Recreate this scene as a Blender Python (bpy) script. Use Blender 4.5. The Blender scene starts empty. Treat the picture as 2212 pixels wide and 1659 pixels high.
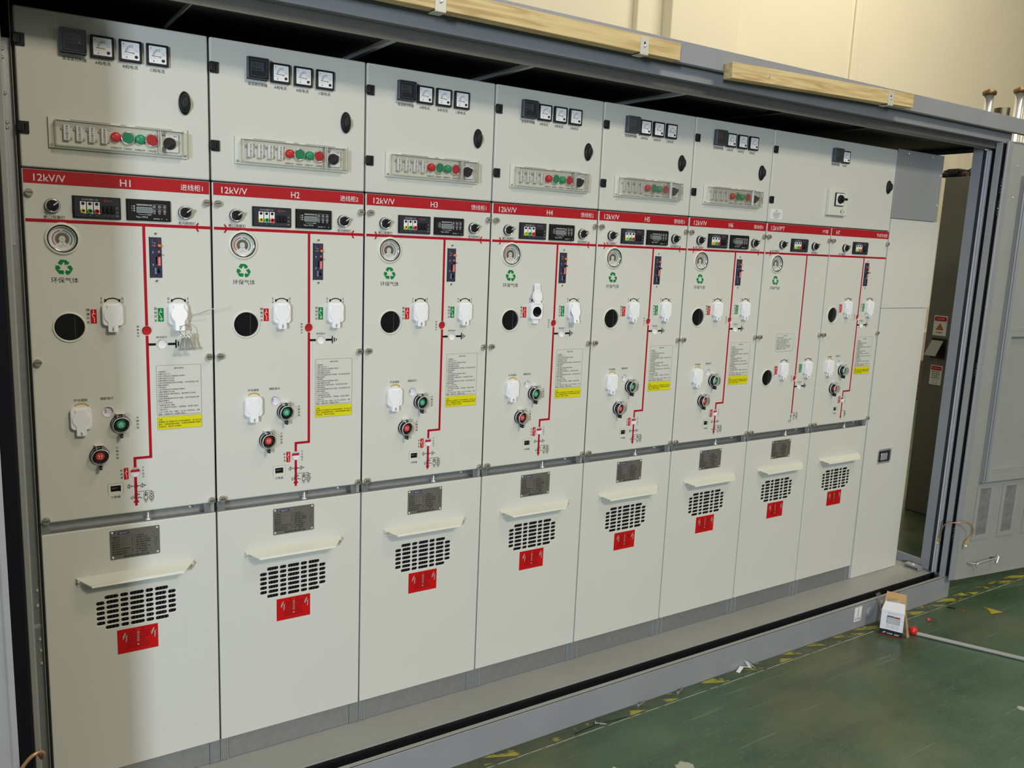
import bpy, bmesh, math, random
from mathutils import Vector, Matrix
random.seed(7)
scene = bpy.context.scene
COL = scene.collection

# ------------------------------------------------------------------ camera
F_PX = 1790.33
cam_d = bpy.data.cameras.new('camera')
cam = bpy.data.objects.new('camera', cam_d); COL.objects.link(cam)
cam_d.sensor_width = 36.0; cam_d.lens = F_PX / 2212 * 36.0
cam_d.clip_start = 0.02; cam_d.clip_end = 100
yaw, pitch, roll = 0.5764, -0.1662, 0.0423
fwd = Vector((math.sin(yaw)*math.cos(pitch), math.cos(yaw)*math.cos(pitch), math.sin(pitch)))
r0 = fwd.cross(Vector((0, 0, 1))).normalized(); u0 = r0.cross(fwd)
rt = r0*math.cos(roll) + u0*math.sin(roll); up = -r0*math.sin(roll) + u0*math.cos(roll)
M = Matrix((rt, up, -fwd)).transposed().to_4x4(); M.translation = Vector((-0.0979, -2.2465, 1.6))
cam.matrix_world = M
scene.camera = cam

# ------------------------------------------------------------------ light
scene.view_settings.view_transform = 'Standard'
scene.view_settings.look = 'None'
scene.view_settings.gamma = 1.0
scene.view_settings.use_curve_mapping = False
scene.view_settings.exposure = -0.30
w = bpy.data.worlds.new('hall_air'); scene.world = w; w.use_nodes = True
w.node_tree.nodes['Background'].inputs[0].default_value = (0.95, 0.91, 0.79, 1)
w.node_tree.nodes['Background'].inputs[1].default_value = 0.26

def area(name, loc, target, sx, sy, power, color):
    l = bpy.data.lights.new(name, 'AREA'); l.shape = 'RECTANGLE'; l.size = sx; l.size_y = sy
    l.energy = power; l.color = color
    o = bpy.data.objects.new(name, l); COL.objects.link(o); o.location = loc
    o.rotation_euler = (Vector(target)-Vector(loc)).to_track_quat('-Z', 'Y').to_euler()
    return o
area('window_daylight', (-5.3, -7.2, 2.2), (1.0, 0, 1.3), 0.32, 1.3, 660, (0.76, 0.88, 1.0))
area('window_daylight', (6.5, -8.0, 5.0), (0.3, 0, 0.9), 2.5, 2.0, 60, (0.85, 0.92, 1.0))
area('hall_lamp', (2.2, -6.3, 5.4), (2.0, 0, 1.3), 1.4, 0.7, 270, (1.0, 0.90, 0.72))
area('hall_lamp', (3.0, -2.6, 6.4), (2.0, 0, 0.8), 1.4, 0.7, 90, (1.0, 0.92, 0.76))
area('hall_lamp', (7.5, 0.5, 7.0), (7.0, 3.6, 2.0), 3.0, 2.0, 300, (1.0, 0.92, 0.76))

# ------------------------------------------------------------------ materials
MATS = {}
def mat(name, col, rough=0.5, metal=0.0, var=0.06, scale=14, bump=0.0, coat=0.0, emit=None, spec=0.5):
    if name in MATS: return MATS[name]
    m = bpy.data.materials.new(name); m.use_nodes = True
    nt = m.node_tree; b = nt.nodes['Principled BSDF']
    tc = nt.nodes.new('ShaderNodeTexCoord'); nz = nt.nodes.new('ShaderNodeTexNoise')
    nz.inputs['Scale'].default_value = scale; nz.inputs['Detail'].default_value = 3
    nt.links.new(tc.outputs['Object'], nz.inputs['Vector'])
    rp = nt.nodes.new('ShaderNodeValToRGB')
    c = col
    rp.color_ramp.elements[0].position = 0.3; rp.color_ramp.elements[1].position = 0.7
    rp.color_ramp.elements[0].color = (c[0]*(1-var), c[1]*(1-var), c[2]*(1-var), 1)
    rp.color_ramp.elements[1].color = (min(1, c[0]*(1+var)), min(1, c[1]*(1+var)), min(1, c[2]*(1+var)), 1)
    nt.links.new(nz.outputs['Fac'], rp.inputs['Fac']); nt.links.new(rp.outputs['Color'], b.inputs['Base Color'])
    b.inputs['Roughness'].default_value = rough; b.inputs['Metallic'].default_value = metal
    b.inputs['Specular IOR Level'].default_value = spec
    b.inputs['Coat Weight'].default_value = coat; b.inputs['Coat Roughness'].default_value = 0.08
    if bump:
        n2 = nt.nodes.new('ShaderNodeTexNoise'); n2.inputs['Scale'].default_value = 900; n2.inputs['Detail'].default_value = 1
        nt.links.new(tc.outputs['Object'], n2.inputs['Vector'])
        bp = nt.nodes.new('ShaderNodeBump'); bp.inputs['Strength'].default_value = bump; bp.inputs['Distance'].default_value = 0.0005
        nt.links.new(n2.outputs['Fac'], bp.inputs['Height']); nt.links.new(bp.outputs['Normal'], b.inputs['Normal'])
    if emit:
        b.inputs['Emission Color'].default_value = (*emit[:3], 1); b.inputs['Emission Strength'].default_value = emit[3]
    MATS[name] = m
    return m
def clear(name, tint, refl=0.12, rough=0.03, dens=0.0):
    """thin clear plastic: straight-through transparency with a Fresnel gloss"""
    m = bpy.data.materials.new(name); m.use_nodes = True; nt = m.node_tree
    for n in list(nt.nodes):
        if n.type != 'OUTPUT_MATERIAL': nt.nodes.remove(n)
    out = nt.nodes['Material Output']
    tr = nt.nodes.new('ShaderNodeBsdfTransparent'); tr.inputs[0].default_value = (*tint, 1)
    gl = nt.nodes.new('ShaderNodeBsdfGlossy'); gl.inputs['Roughness'].default_value = rough
    nz = nt.nodes.new('ShaderNodeTexNoise'); nz.inputs['Scale'].default_value = 60
    tc = nt.nodes.new('ShaderNodeTexCoord'); nt.links.new(tc.outputs['Object'], nz.inputs['Vector'])
    bp = nt.nodes.new('ShaderNodeBump'); bp.inputs['Strength'].default_value = 0.15; bp.inputs['Distance'].default_value = 0.001
    nt.links.new(nz.outputs['Fac'], bp.inputs['Height']); nt.links.new(bp.outputs['Normal'], gl.inputs['Normal'])
    lw = nt.nodes.new('ShaderNodeLayerWeight'); lw.inputs['Blend'].default_value = 0.35
    mx = nt.nodes.new('ShaderNodeMath'); mx.operation = 'MULTIPLY_ADD'; mx.inputs[1].default_value = 0.38; mx.inputs[2].default_value = refl
    nt.links.new(lw.outputs['Fresnel'], mx.inputs[0])
    ms = nt.nodes.new('ShaderNodeMixShader'); nt.links.new(mx.outputs[0], ms.inputs[0])
    nt.links.new(tr.outputs[0], ms.inputs[1]); nt.links.new(gl.outputs[0], ms.inputs[2]); nt.links.new(ms.outputs[0], out.inputs[0])
    MATS[name] = m; return m

PAINT = mat('light_grey_paint', (0.585, 0.58, 0.528), 0.5, var=0.012, scale=3, bump=0.06)
PAINT2 = mat('cream_grey_paint', (0.64, 0.64, 0.55), 0.4, var=0.012, scale=3)
GREY = mat('enclosure_grey_paint', (0.25, 0.257, 0.275), 0.38, var=0.05, scale=5, bump=0.05)
GREYW = mat('enclosure_warm_grey_paint', (0.285, 0.29, 0.27), 0.4, var=0.05, scale=4, bump=0.05)
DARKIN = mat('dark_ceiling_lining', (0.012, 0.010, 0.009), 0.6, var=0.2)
GALV = mat('galvanised_steel', (0.44, 0.45, 0.46), 0.38, 0.5, var=0.07, scale=160)
GALVD = mat('galvanised_plinth', (0.36, 0.37, 0.375), 0.42, 0.75, var=0.05, scale=60)
CHROME = mat('chrome', (0.82, 0.82, 0.80), 0.14, 0.72, var=0.03)
NICKEL = mat('nickel_screw', (0.46, 0.42, 0.37), 0.3, 0.75, var=0.1)
BRASS = mat('brass', (0.60, 0.42, 0.2), 0.3, 1.0)
BLACK = mat('black_plastic', (0.008, 0.008, 0.009), 0.4, var=0.1, spec=0.28)
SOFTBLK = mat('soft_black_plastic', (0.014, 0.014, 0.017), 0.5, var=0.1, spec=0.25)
SLATE = mat('dark_slate_plastic', (0.022, 0.024, 0.036), 0.5, var=0.1, spec=0.3)
NAVY = mat('navy_face', (0.024, 0.029, 0.060), 0.5, var=0.05, spec=0.3)
VOID = mat('dark_void', (0.003, 0.003, 0.004), 0.7, spec=0.1)
RED = mat('red_strip', (0.40, 0.006, 0.012), 0.4, var=0.05, scale=20, spec=0.3)
BUS = mat('mimic_red', (0.38, 0.002, 0.012), 0.5, var=0.03, spec=0.2)
INK = mat('black_ink', (0.006, 0.006, 0.007), 0.6, spec=0.15)
INKG = mat('grey_ink', (0.16, 0.16, 0.15), 0.5)
WHITE = mat('white_plastic', (0.80, 0.80, 0.82), 0.35, var=0.01)
WHITE2 = mat('white_label', (0.72, 0.72, 0.71), 0.5, var=0.02)
LETTER = mat('white_lettering', (0.66, 0.66, 0.66), 0.5, var=0.01)
LETTERG = mat('dim_white_lettering', (0.42, 0.42, 0.42), 0.5, var=0.01)
def _film():
    m = RED; nt = m.node_tree; b = nt.nodes['Principled BSDF']; tc = nt.nodes.new('ShaderNodeTexCoord'); mp = nt.nodes.new('ShaderNodeMapping'); mp.inputs['Scale'].default_value = (3, 1, 34); mp.inputs['Rotation'].default_value = (0, .06, 0)
    nt.links.new(tc.outputs['Object'], mp.inputs[0]); n = nt.nodes.new('ShaderNodeTexNoise'); n.inputs['Scale'].default_value = 2.2; n.inputs['Detail'].default_value = 4; n.inputs['Distortion'].default_value = 1.2; nt.links.new(mp.outputs[0], n.inputs['Vector'])
    bp = nt.nodes.new('ShaderNodeBump'); bp.inputs['Strength'].default_value = .35; bp.inputs['Distance'].default_value = .003; nt.links.new(n.outputs['Fac'], bp.inputs['Height'])
    b.inputs['Coat Weight'].default_value = .16; b.inputs['Coat Roughness'].default_value = .15; nt.links.new(bp.outputs[0], b.inputs['Coat Normal'])
_film()
GREEN = mat('green_print', (0.002, 0.19, 0.04), 0.5, var=0.03, spec=0.2)
YEL = mat('yellow_label', (0.66, 0.60, 0.0), 0.5, var=0.03)
ORANGE = mat('orange_plastic', (0.80, 0.20, 0.02), 0.35)
ARC = mat('ochre_arc', (0.50, 0.30, 0.02), 0.5)
BTN_R = mat('red_plastic', (0.42, 0.012, 0.018), 0.3, var=0.03)
BTN_R2 = mat('bright_red_plastic', (0.60, 0.02, 0.02), 0.28, var=0.03)
BTN_G = mat('green_plastic', (0.01, 0.20, 0.085), 0.3, var=0.03)
BTN_G2 = mat('bright_green_plastic', (0.01, 0.30, 0.13), 0.3, var=0.03)
SOCK_Y = mat('yellow_socket', (0.75, 0.58, 0.01), 0.35)
SOCK_G = mat('green_socket', (0.02, 0.42, 0.07), 0.35)
SOCK_R = mat('red_socket', (0.70, 0.02, 0.02), 0.35)
LCD = mat('grey_lcd', (0.17, 0.20, 0.19), 0.2)
PLATE = mat('brushed_nameplate', (0.155, 0.145, 0.125), 0.42, 0.3, var=0.12, scale=120)
LABELR = mat('red_label', (0.48, 0.004, 0.005), 0.5, var=0.05, spec=0.25)
DKRED = mat('dark_red_ink', (0.16, 0.003, 0.004), 0.5)
COPPER = mat('copper_strap', (0.52, 0.30, 0.17), 0.35, 0.6)
GLASS = clear('clear_cover', (0.99, 0.99, 0.985), 0.012)
EDGE = mat('edge_highlight', (0.74, 0.74, 0.72), 0.15, var=0.1, scale=200)  # opaque pale strips painted as highlights along clear plastic edges
SMOKED_HIGHLIGHT = mat('smoked_highlight', (0.10, 0.13, 0.17), 0.15, var=0.1)  # bluish strips painted as highlights along the smoked cover's edges
SMOKE = clear('smoked_cover', (0.70, 0.74, 0.80), 0.05)
LENS = clear('clear_lens', (0.95, 0.95, 0.95), 0.04)
FILM = clear('clear_film', (0.92, 0.93, 0.95), 0.18, 0.12)

mat('blue_led', (0.05, 0.25, 0.7), 0.3, emit=(0.05, 0.25, 0.8, 0.6))
mat('gauge_red', (0.42, 0.02, 0.05), 0.45)
mat('coral_label', (0.70, 0.10, 0.09), 0.45)
mat('dark_glass', (0.006, 0.006, 0.007), 0.12)
mat('pale_lilac', (0.66, 0.62, 0.74), 0.4, var=0.02)
mat('pale_label', (0.585, 0.60, 0.56), 0.35, var=0.01)
mat('nameplate_logo', (0.03, 0.035, 0.10), 0.4)
mat('label_grey', (0.34, 0.33, 0.31), 0.45); mat('dim_orange', (0.50, 0.10, 0.03), 0.45)
mat('amber_sleeve', (0.62, 0.34, 0.02), 0.4)
mat('clip_green', (0.06, 0.12, 0.08), 0.4)
mat('pale_bracket', (0.55, 0.53, 0.47), 0.45, 0.2)
mat('deep_orange', (0.62, 0.16, 0.02), 0.45)
mat('rust_brown', (0.10, 0.035, 0.015), 0.6)
mat('bronze_cap', (0.20, 0.11, 0.04), 0.4, 0.6)
mat('olive_metal', (0.05, 0.048, 0.030), 0.35, 0.6)
mat('brown_board', (0.12, 0.06, 0.035), 0.7)
mat('pinkish_card', (0.55, 0.44, 0.38), 0.7)
mat('print_grey', (0.22, 0.22, 0.25), 0.5)

mat('dull_yellow', (0.42, 0.36, 0.03), 0.5); mat('rail_shadow_grey', (0.085, 0.078, 0.075), 0.5); mat('lip_grey', (0.52, 0.53, 0.54), 0.4, var=0.04); mat('cool_lit_grey', (0.50, 0.54, 0.64), 0.4, var=0.04)

# ------------------------------------------------------------------ mesh helpers
class MB:
    def __init__(s): s.bm = bmesh.new(); s.mats = []
    def mi(s, m):
        if m not in s.mats: s.mats.append(m)
        return s.mats.index(m)
    def faces(s, vs, fs, m, smooth=False):
        i = s.mi(m); bv = [s.bm.verts.new(v) for v in vs]
        for f in fs:
            try:
                fc = s.bm.faces.new([bv[k] for k in f]); fc.material_index = i; fc.smooth = smooth
            except ValueError: pass
        return bv
    def box(s, x0, x1, y0, y1, z0, z1, m, bev=0, seg=2, rot=None, piv=None):
        vs = [(x, y, z) for x in (x0, x1) for y in (y0, y1) for z in (z0, z1)]
        bv = s.faces(vs, [(0,1,3,2),(4,6,7,5),(0,4,5,1),(2,3,7,6),(0,2,6,4),(1,5,7,3)], m)
        if bev:
            es = set(e for v in bv for e in v.link_edges)
            r = bmesh.ops.bevel(s.bm, geom=list(es), offset=bev, segments=seg, affect='EDGES', profile=0.5)
            for f in r['faces']: f.smooth = True; f.material_index = s.mi(m)
        if rot is not None:
            vv = bv if not bev else None
            if vv: bmesh.ops.transform(s.bm, matrix=Matrix.Translation(piv) @ rot @ Matrix.Translation(-Vector(piv)), verts=vv)
        return s
    def lathe(s, cx, cz, prof, m, seg=28, sx=1, sz=1, cap0=False, cap1=True, axis='y', base=(0,0,0)):
        """prof: (radius, y) pairs; rings around the y axis through (cx, cz)"""
        def P(r, y, a):
            if axis == 'y': return (cx+r*sx*math.cos(a), y, cz+r*sz*math.sin(a))
            return (cx+r*math.cos(a), cz+r*math.sin(a), y)      # axis z: prof y is height, cz is y
        rings = []
        i = s.mi(m)
        for r, y in prof:
            rings.append([s.bm.verts.new(P(r, y, 2*math.pi*k/seg)) for k in range(seg)])
        for a, b in zip(rings, rings[1:]):
            for k in range(seg):
                f = s.bm.faces.new((a[k], a[(k+1) % seg], b[(k+1) % seg], b[k])); f.material_index = i; f.smooth = True
        if cap1: f = s.bm.faces.new(rings[-1]); f.material_index = i
        if cap0: f = s.bm.faces.new(rings[0][::-1]); f.material_index = i
        return s
    def disc(s, cx, cz, r, y, m, seg=28, sx=1, sz=1):
        s.faces([(cx+r*sx*math.cos(2*math.pi*k/seg), y, cz+r*sz*math.sin(2*math.pi*k/seg)) for k in range(seg)], [list(range(seg))], m); return s
    def arc(s, cx, cz, ra, rb, a0, a1, y, m, n=20):
        a0, a1 = math.radians(a0), math.radians(a1); vs = []; fs = []
        for k in range(n+1):
            a = a0+(a1-a0)*k/n
            vs += [(cx+ra*math.cos(a), y, cz+ra*math.sin(a)), (cx+rb*math.cos(a), y, cz+rb*math.sin(a))]
        for k in range(n): fs.append((2*k, 2*k+1, 2*k+3, 2*k+2))
        s.faces(vs, fs, m); return s
    def poly(s, pts, y, m):
        s.faces([(x, y, z) for x, z in pts], [list(range(len(pts)))], m); return s
    def prism(s, pts, y0, y1, m, smooth=False):
        n = len(pts)
        s.faces([(x, y0, z) for x, z in pts]+[(x, y1, z) for x, z in pts],
                [list(range(n)), list(range(n, 2*n))[::-1]]+[(k, (k+1) % n, n+(k+1) % n, n+k) for k in range(n)], m, smooth); return s
    def line(s, p, q, wd, y, m):
        d = Vector((q[0]-p[0], q[1]-p[1])).normalized()*wd/2; n = (-d.y, d.x)
        s.poly([(p[0]+n[0], p[1]+n[1]), (p[0]-n[0], p[1]-n[1]), (q[0]-n[0], q[1]-n[1]), (q[0]+n[0], q[1]+n[1])], y, m); return s
    def tube(s, pts, r, m, seg=8, caps=True):
        pts = [Vector(p) for p in pts]; i = s.mi(m); rings = []
        t = (pts[1]-pts[0]).normalized(); n = t.orthogonal().normalized()
        for k, p in enumerate(pts):
            t = (pts[min(k+1, len(pts)-1)]-pts[max(k-1, 0)]).normalized()
            n = (n-t*n.dot(t)).normalized(); b = t.cross(n)
            rings.append([s.bm.verts.new(p+n*r*math.cos(2*math.pi*j/seg)+b*r*math.sin(2*math.pi*j/seg)) for j in range(seg)])
        for a, b in zip(rings, rings[1:]):
            for j in range(seg):
                f = s.bm.faces.new((a[j], a[(j+1) % seg], b[(j+1) % seg], b[j])); f.material_index = i; f.smooth = True
        if caps:
            for rg in (rings[0], rings[-1]):
                f = s.bm.faces.new(rg); f.material_index = i
        return s
    def add_mesh(s, vs, fs, m):
        s.faces(vs, fs, m); return s
    def text(s, t, x0, x1, zc, h, m, y=-0.0004, vertical=False, fit=True):
        """lettering fitted into a box: x0..x1 wide, h tall, centred on zc (vertical: characters stacked, zc=(top,bottom))"""
        if vertical:
            top, bot = zc; n = len(t); step = (top-bot)/n
            for k, ch in enumerate(t): s.text(ch, x0, x1, top-step*(k+.5), h, m, y)
            return s
        vs, fs, bb = glyphs(t)
        if not vs: return s
        gw = bb[1]-bb[0]; gh = bb[3]-bb[2]
        if fit: kx = (x1-x0)/gw; kz = h/gh
        else: kx = kz = h/0.8
        ox = (x0+x1)/2-kx*(bb[0]+bb[1])/2; oz = zc-kz*(bb[2]+bb[3])/2
        s.add_mesh([(ox+kx*a, y, oz+kz*b) for a, b in vs], fs, m); return s
    def textl(s, t, x0, zb, size, m, y=-0.0004, squeeze=1.0):
        """left aligned line, baseline zb, em size"""
        vs, fs, bb = glyphs(t)
        if vs: s.add_mesh([(x0+size*squeeze*a, y, zb+size*b) for a, b in vs], fs, m)
        return s
    def xform(s, mtx): bmesh.ops.transform(s.bm, matrix=mtx, verts=s.bm.verts[:]); return s
    def mesh(s, name):
        me = bpy.data.meshes.new(name)
        s.bm.to_mesh(me); s.bm.free()
        for m in s.mats: me.materials.append(m)
        return me

_g = {}
def _gm(t, off, res):
    c = bpy.data.curves.new('lettering', 'FONT'); c.body = t; c.resolution_u = res; c.size = 1; c.offset = off
    o = bpy.data.objects.new('lettering', c); me = o.to_mesh()
    vs = [(v.co.x, v.co.y) for v in me.vertices]; fs = [tuple(p.vertices) for p in me.polygons]; ar = sum(p.area for p in me.polygons)
    o.to_mesh_clear(); bpy.data.objects.remove(o); bpy.data.curves.remove(c)
    return vs, fs, ar
_ok = {}
def bold_ok(ch, off):
    """heavier strokes only where the outline survives being widened"""
    if (ch, off) not in _ok:
        if ch == ' ': _ok[(ch, off)] = True
        else:
            v0, f0, a0 = _gm(ch, 0, 1); v1, f1, a1 = _gm(ch, off, 1); n = {}
            for f in f0:
                for k in range(len(f)):
                    e = tuple(sorted((f[k], f[(k+1) % len(f)]))); n[e] = n.get(e, 0)+1
            per = sum(math.dist(v0[a], v0[b]) for (a, b), c in n.items() if c == 1)
            _ok[(ch, off)] = a1 > a0+.93*off*per
    return _ok[(ch, off)]
def glyphs(t):
    if t in _g: return _g[t]
    off = next((o for o in (0.005, 0.0025) if all(bold_ok(ch, o) for ch in t)), 0)
    if '环' in t: off = 0
    vs, fs, _ = _gm(t, off, 1 if len(t) > 8 else 2)
    bb = (min(v[0] for v in vs), max(v[0] for v in vs), min(v[1] for v in vs), max(v[1] for v in vs)) if vs else (0, 1, 0, 1)
    _g[t] = (vs, fs, bb); return _g[t]

def rrect(x0, x1, z0, z1, r, n=5):
    pts = []
    for cx, cz, a in ((x1-r, z1-r, 0), (x0+r, z1-r, 90), (x0+r, z0+r, 180), (x1-r, z0+r, 270)):
        for k in range(n+1):
            b = math.radians(a+90*k/n); pts.append((cx+r*math.cos(b), cz+r*math.sin(b)))
    return pts
def circ(cx, cz, r, n=36): return [(cx+r*math.cos(2*math.pi*k/n), cz+r*math.sin(2*math.pi*k/n)) for k in range(n)]

def sheet(mb, outer, holes, y0, y1, m, bev=0.0015):
    """sheet-metal panel with real holes, front face at y0"""
    c = bpy.data.curves.new('sheet', 'CURVE'); c.dimensions = '2D'; c.fill_mode = 'BOTH'
    for pts in [outer]+holes:
        sp = c.splines.new('POLY'); sp.points.add(len(pts)-1); sp.use_cyclic_u = True
        for p, (x, z) in zip(sp.points, pts): p.co = (x, z, 0, 1)
    c.extrude = (y1-y0)/2-bev; c.bevel_depth = bev; c.bevel_resolution = 1; c.offset = -bev
    o = bpy.data.objects.new('sheet', c); me = o.to_mesh()
    yc = (y0+y1)/2
    mb.add_mesh([(v.co.x, yc-v.co.z, v.co.y) for v in me.vertices], [tuple(p.vertices) for p in me.polygons], m)
    o.to_mesh_clear(); bpy.data.objects.remove(o); bpy.data.curves.remove(c)
    return mb

# ------------------------------------------------------------------ object helpers
CACHE = {}
def thing(name, label, cat, loc=(0,0,0), group=None):
    o = bpy.data.objects.new(name, None); COL.objects.link(o); o.location = loc; o.empty_display_size = 0.05
    o['label'] = label; o['category'] = cat
    if group: o['group'] = group
    return o
def link(name, me, parent=None, loc=(0,0,0), rot=None, label=None):
    o = bpy.data.objects.new(name, me); COL.objects.link(o); o.parent = parent; o.location = loc
    if rot: o.rotation_euler = rot
    if label: o['label'] = label
    return o
def part(name, build, parent, key=None, loc=(0,0,0), rot=None, label=None):
    if key is not None and key in CACHE: me = CACHE[key]
    else:
        mb = MB(); build(mb); me = mb.mesh(name)
        if key is not None: CACHE[key] = me
    return link(name, me, parent, loc, rot, label)
def solo(name, build, label, cat, group=None, loc=(0,0,0), rot=None, kind=None):
    o = part(name, build, None, None, loc, rot); o['label'] = label; o['category'] = cat
    if group: o['group'] = group
    if kind: o['kind'] = kind
    return o
def struct(name, build):
    o = part(name, build, None); o['kind'] = 'structure'; return o

# ================================================================== switchgear parts (cabinet coordinates: x from the left edge, z from the hall floor, doors face -y)
def b_upper_door(x1):
    def f(b): b.box(.0030, x1, 0, .02, 1.730, 2.079, PAINT, .0038, 3)
    return f
def b_hinge(b):
    b.box(0, .021, -.005, 0, -.0135, .0135, BLACK, .001)
    b.box(.003, .0135, -.0068, -.005, -.0095, .0095, SOFTBLK, .0006)
    b.box(-.003, .0075, -.009, -.001, -.010, .010, BLACK, .0015)
    b.box(.0115, .0135, -.0073, -.0068, -.0075, .0075, VOID)
def b_knob(b):
    b.lathe(0, 0, [(.0135, 0), (.0142, -.003), (.0138, -.006), (.0115, -.0095), (.0105, -.0098)], BLACK, 32, 1, 2.0)
    b.lathe(0, 0, [(.0105, -.0098), (.0085, -.0175), (.0075, -.019), (.004, -.0195)], SOFTBLK, 32, .95, 1.75)
def b_meter_case(b):
    b.box(-.0248, .0248, -.009, 0, -.0248, .0248, BLACK, .0015)
def b_meter_dial(b):
    b.prism(rrect(-.0195, .0195, -.0195, .0195, .002), -.0094, -.0090, WHITE)
    y = -.0096
    b.arc(.006, -.0035, .0165, .0170, 95, 178, y, INK, 12)
    for a in (96, 116, 137, 158, 177):
        c, s_ = math.cos(math.radians(a)), math.sin(math.radians(a))
        b.line((.006+.0150*c, -.0035+.0150*s_), (.006+.0175*c, -.0035+.0175*s_), .0008, y, INK)
    for t, x, z in (('60', .0040, .0090), ('40', -.0018, .0085), ('20', -.0060, .0040), ('0', -.0080, .0002)):
        b.text(t, x-.0017, x+.0017, z, .0022, INK, y)
    b.text('A', -.0165, -.0135, .0145, .0042, INK, y)
    b.text('60/5', .0105, .0165, .0010, .0018, INK, y); b.text('42L6-A', .0070, .0160, .0044, .0014, INKG, y)
    b.text('1.5', -.0150, -.0060, -.0090, .0014, INKG, y); b.disc(-.009, -.0150, .0014, y, INK, 8)
    b.line((.006, -.0040), (-.0135, -.0032), .0011, y-.0002, INK)
def b_meter_screw(b):
    b.lathe(.006, -.004, [(.0023, -.0094), (.0021, -.0106)], BRASS, 14)
    b.lathe(.0122, -.0122, [(.0036, -.0094), (.0033, -.0112)], BLACK, 18)
def b_temp_body(b):
    b.box(-.026, .026, -.004, 0, -.026, .026, BLACK, .0012)
    b.prism(rrect(-.021, .021, -.021, .021, .002), -.0055, -.004, SOFTBLK)
    b.prism(rrect(-.017, .017, .001, .017, .001), -.0061, -.0055, LCD); b.text('25.6', -.013, .004, .0105, .0060, SOFTBLK, -.0063)
    for k in range(4): b.box(-.016+.009*k, -.010+.009*k, -.0066, -.0055, -.013, -.009, SLATE, .0005)
    b.box(-.018, .018, -.0059, -.0055, -.0035, -.0025, LETTERG)
    b.disc(.013, -.0005, .0015, -.0062, MATS['blue_led'], 10)
def b_temp_cover(b):
    b.prism(rrect(-.0265, .0265, -.0265, .0265, .004), -.018, -.0165, SMOKE)
    frame_rect(b, -.0267, .0267, -.0267, .0267, .004, .0012, -.0182, SMOKED_HIGHLIGHT); frame_rect(b, -.0205, .0205, -.0205, .0205, .003, .0006, -.0182, SMOKED_HIGHLIGHT)
    for x in (-.0262, .0255): b.box(x, x+.0008, -.0175, -.0005, -.0265, .0265, SMOKED_HIGHLIGHT)
    b.box(-.0265, .0265, -.0175, -.0005, -.0265, -.0258, SMOKED_HIGHLIGHT); b.box(-.0265, .0265, -.0175, -.0005, .0258, .0265, SMOKED_HIGHLIGHT)
    for a, c in (((-.0265, -.0245), (-.0265, .0265)), ((.0245, .0265), (-.0265, .0265)), ((-.0265, .0265), (.0245, .0265)), ((-.0265, .0265), (-.0265, -.0245))):
        b.box(a[0], a[1], -.0165, -.001, c[0], c[1], SMOKE)
def b_ctrl_plate(b):
    b.box(0, .304, -.006, 0, 0, .070, PAINT2, .0015)
    b.box(.012, .296, -.0085, -.006, .005, .062, PAINT2, .001)
    for x in (.006, .298): b.lathe(x, .007, [(.0035, -.006), (.003, -.008)], NICKEL, 12)
def b_ctrl_cover(b):
    z0, z1, x0, x1 = .006, .062, .014, .292; d = -.030
    b.box(x0, x1, d-.0012, d, z0, z1, GLASS)
    b.box(x0, x0+.0015, d, -.0085, z0, z1, GLASS); b.box(x1-.0015, x1, d, -.0085, z0, z1, GLASS)
    b.box(x0, x1, d, -.0085, z0, z0+.0015, GLASS); b.box(x0, x1, d, -.0085, z1-.0015, z1, GLASS)
    b.box(.233, .237, d, -.0085, z0+.001, z1-.001, GLASS)
    frame_rect(b, x0, x1, z0, z1, .002, .0007, d-.0014, EDGE)
    for x in (x0-.0002, x1-.0004): b.box(x, x+.0006, d, -.0085, z0, z0+.0008, EDGE); b.box(x, x+.0006, d, -.0085, z1-.0008, z1, EDGE)
    b.box(.2325, .2332, d-.0014, d+.003, z0, z1, EDGE); b.box(.2368, .2376, d-.0014, d+.003, z0, z1, EDGE); b.box(x0, x1, -.0095, -.0085, z0-.0012, z0, EDGE)
def b_ctrl_hinge(b):
    b.box(.016, .292, -.013, -.0085, .0625, .0665, PAINT2, .0008)
    for a, c in ((.045, .130), (.152, .164), (.184, .266)): b.box(a, c, -.0142, -.0128, .0640, .0662, GREYW)
def b_terminal(b):
    b.box(-.0065, .0065, -.0175, -.0085, -.0175, .0175, WHITE2, .0008)
    b.lathe(-.0088, .0095, [(.0034, -.0085), (.003, -.0125)], NICKEL, 12); b.lathe(.0095, -.0120, [(.0034, -.0085), (.003, -.0125)], NICKEL, 12)
    b.box(-.001, .001, -.0128, -.0125, -.0, .0, NICKEL)
TERM = ['保护分闸压板', '控制分闸压板', '保护合闸压板', '保护跳闸压板']
def b_term_txt(t):
    def f(b): b.text(t, -.0020, .0030, (.0160, -.0160), .0044, INK, -.0178, vertical=True)
    return f
def b_lamp(m):
    def f(b): b.lathe(0, 0, [(.0115, -.0085), (.0112, -.0125), (.0108, -.013), (.0106, -.019), (.0085, -.0215), (.004, -.0222)], m, 24)
    return f
def b_button_ring(b): b.lathe(0, 0, [(.0165, -.0085), (.0162, -.0135), (.0148, -.0175), (.0132, -.0180), (.0128, -.0160)], CHROME, 28, cap1=False)
def b_button_face(m):
    def f(b): b.lathe(0, 0, [(.0128, -.0160), (.0128, -.0185), (.0122, -.0195)], m, 26)
    return f
def b_sel_plate(b):
    b.prism(rrect(-.021, .021, -.0225, .0225, .003), -.0125, -.0085, CHROME)
    b.prism(rrect(-.0198, .0198, -.0213, .0213, .003), -.0129, -.0125, WHITE2)
    b.text('就地', -.018, -.010, .0165, .0042, INK, -.0131); b.text('远方', .009, .017, .0165, .0042, INK, -.0131)
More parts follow.
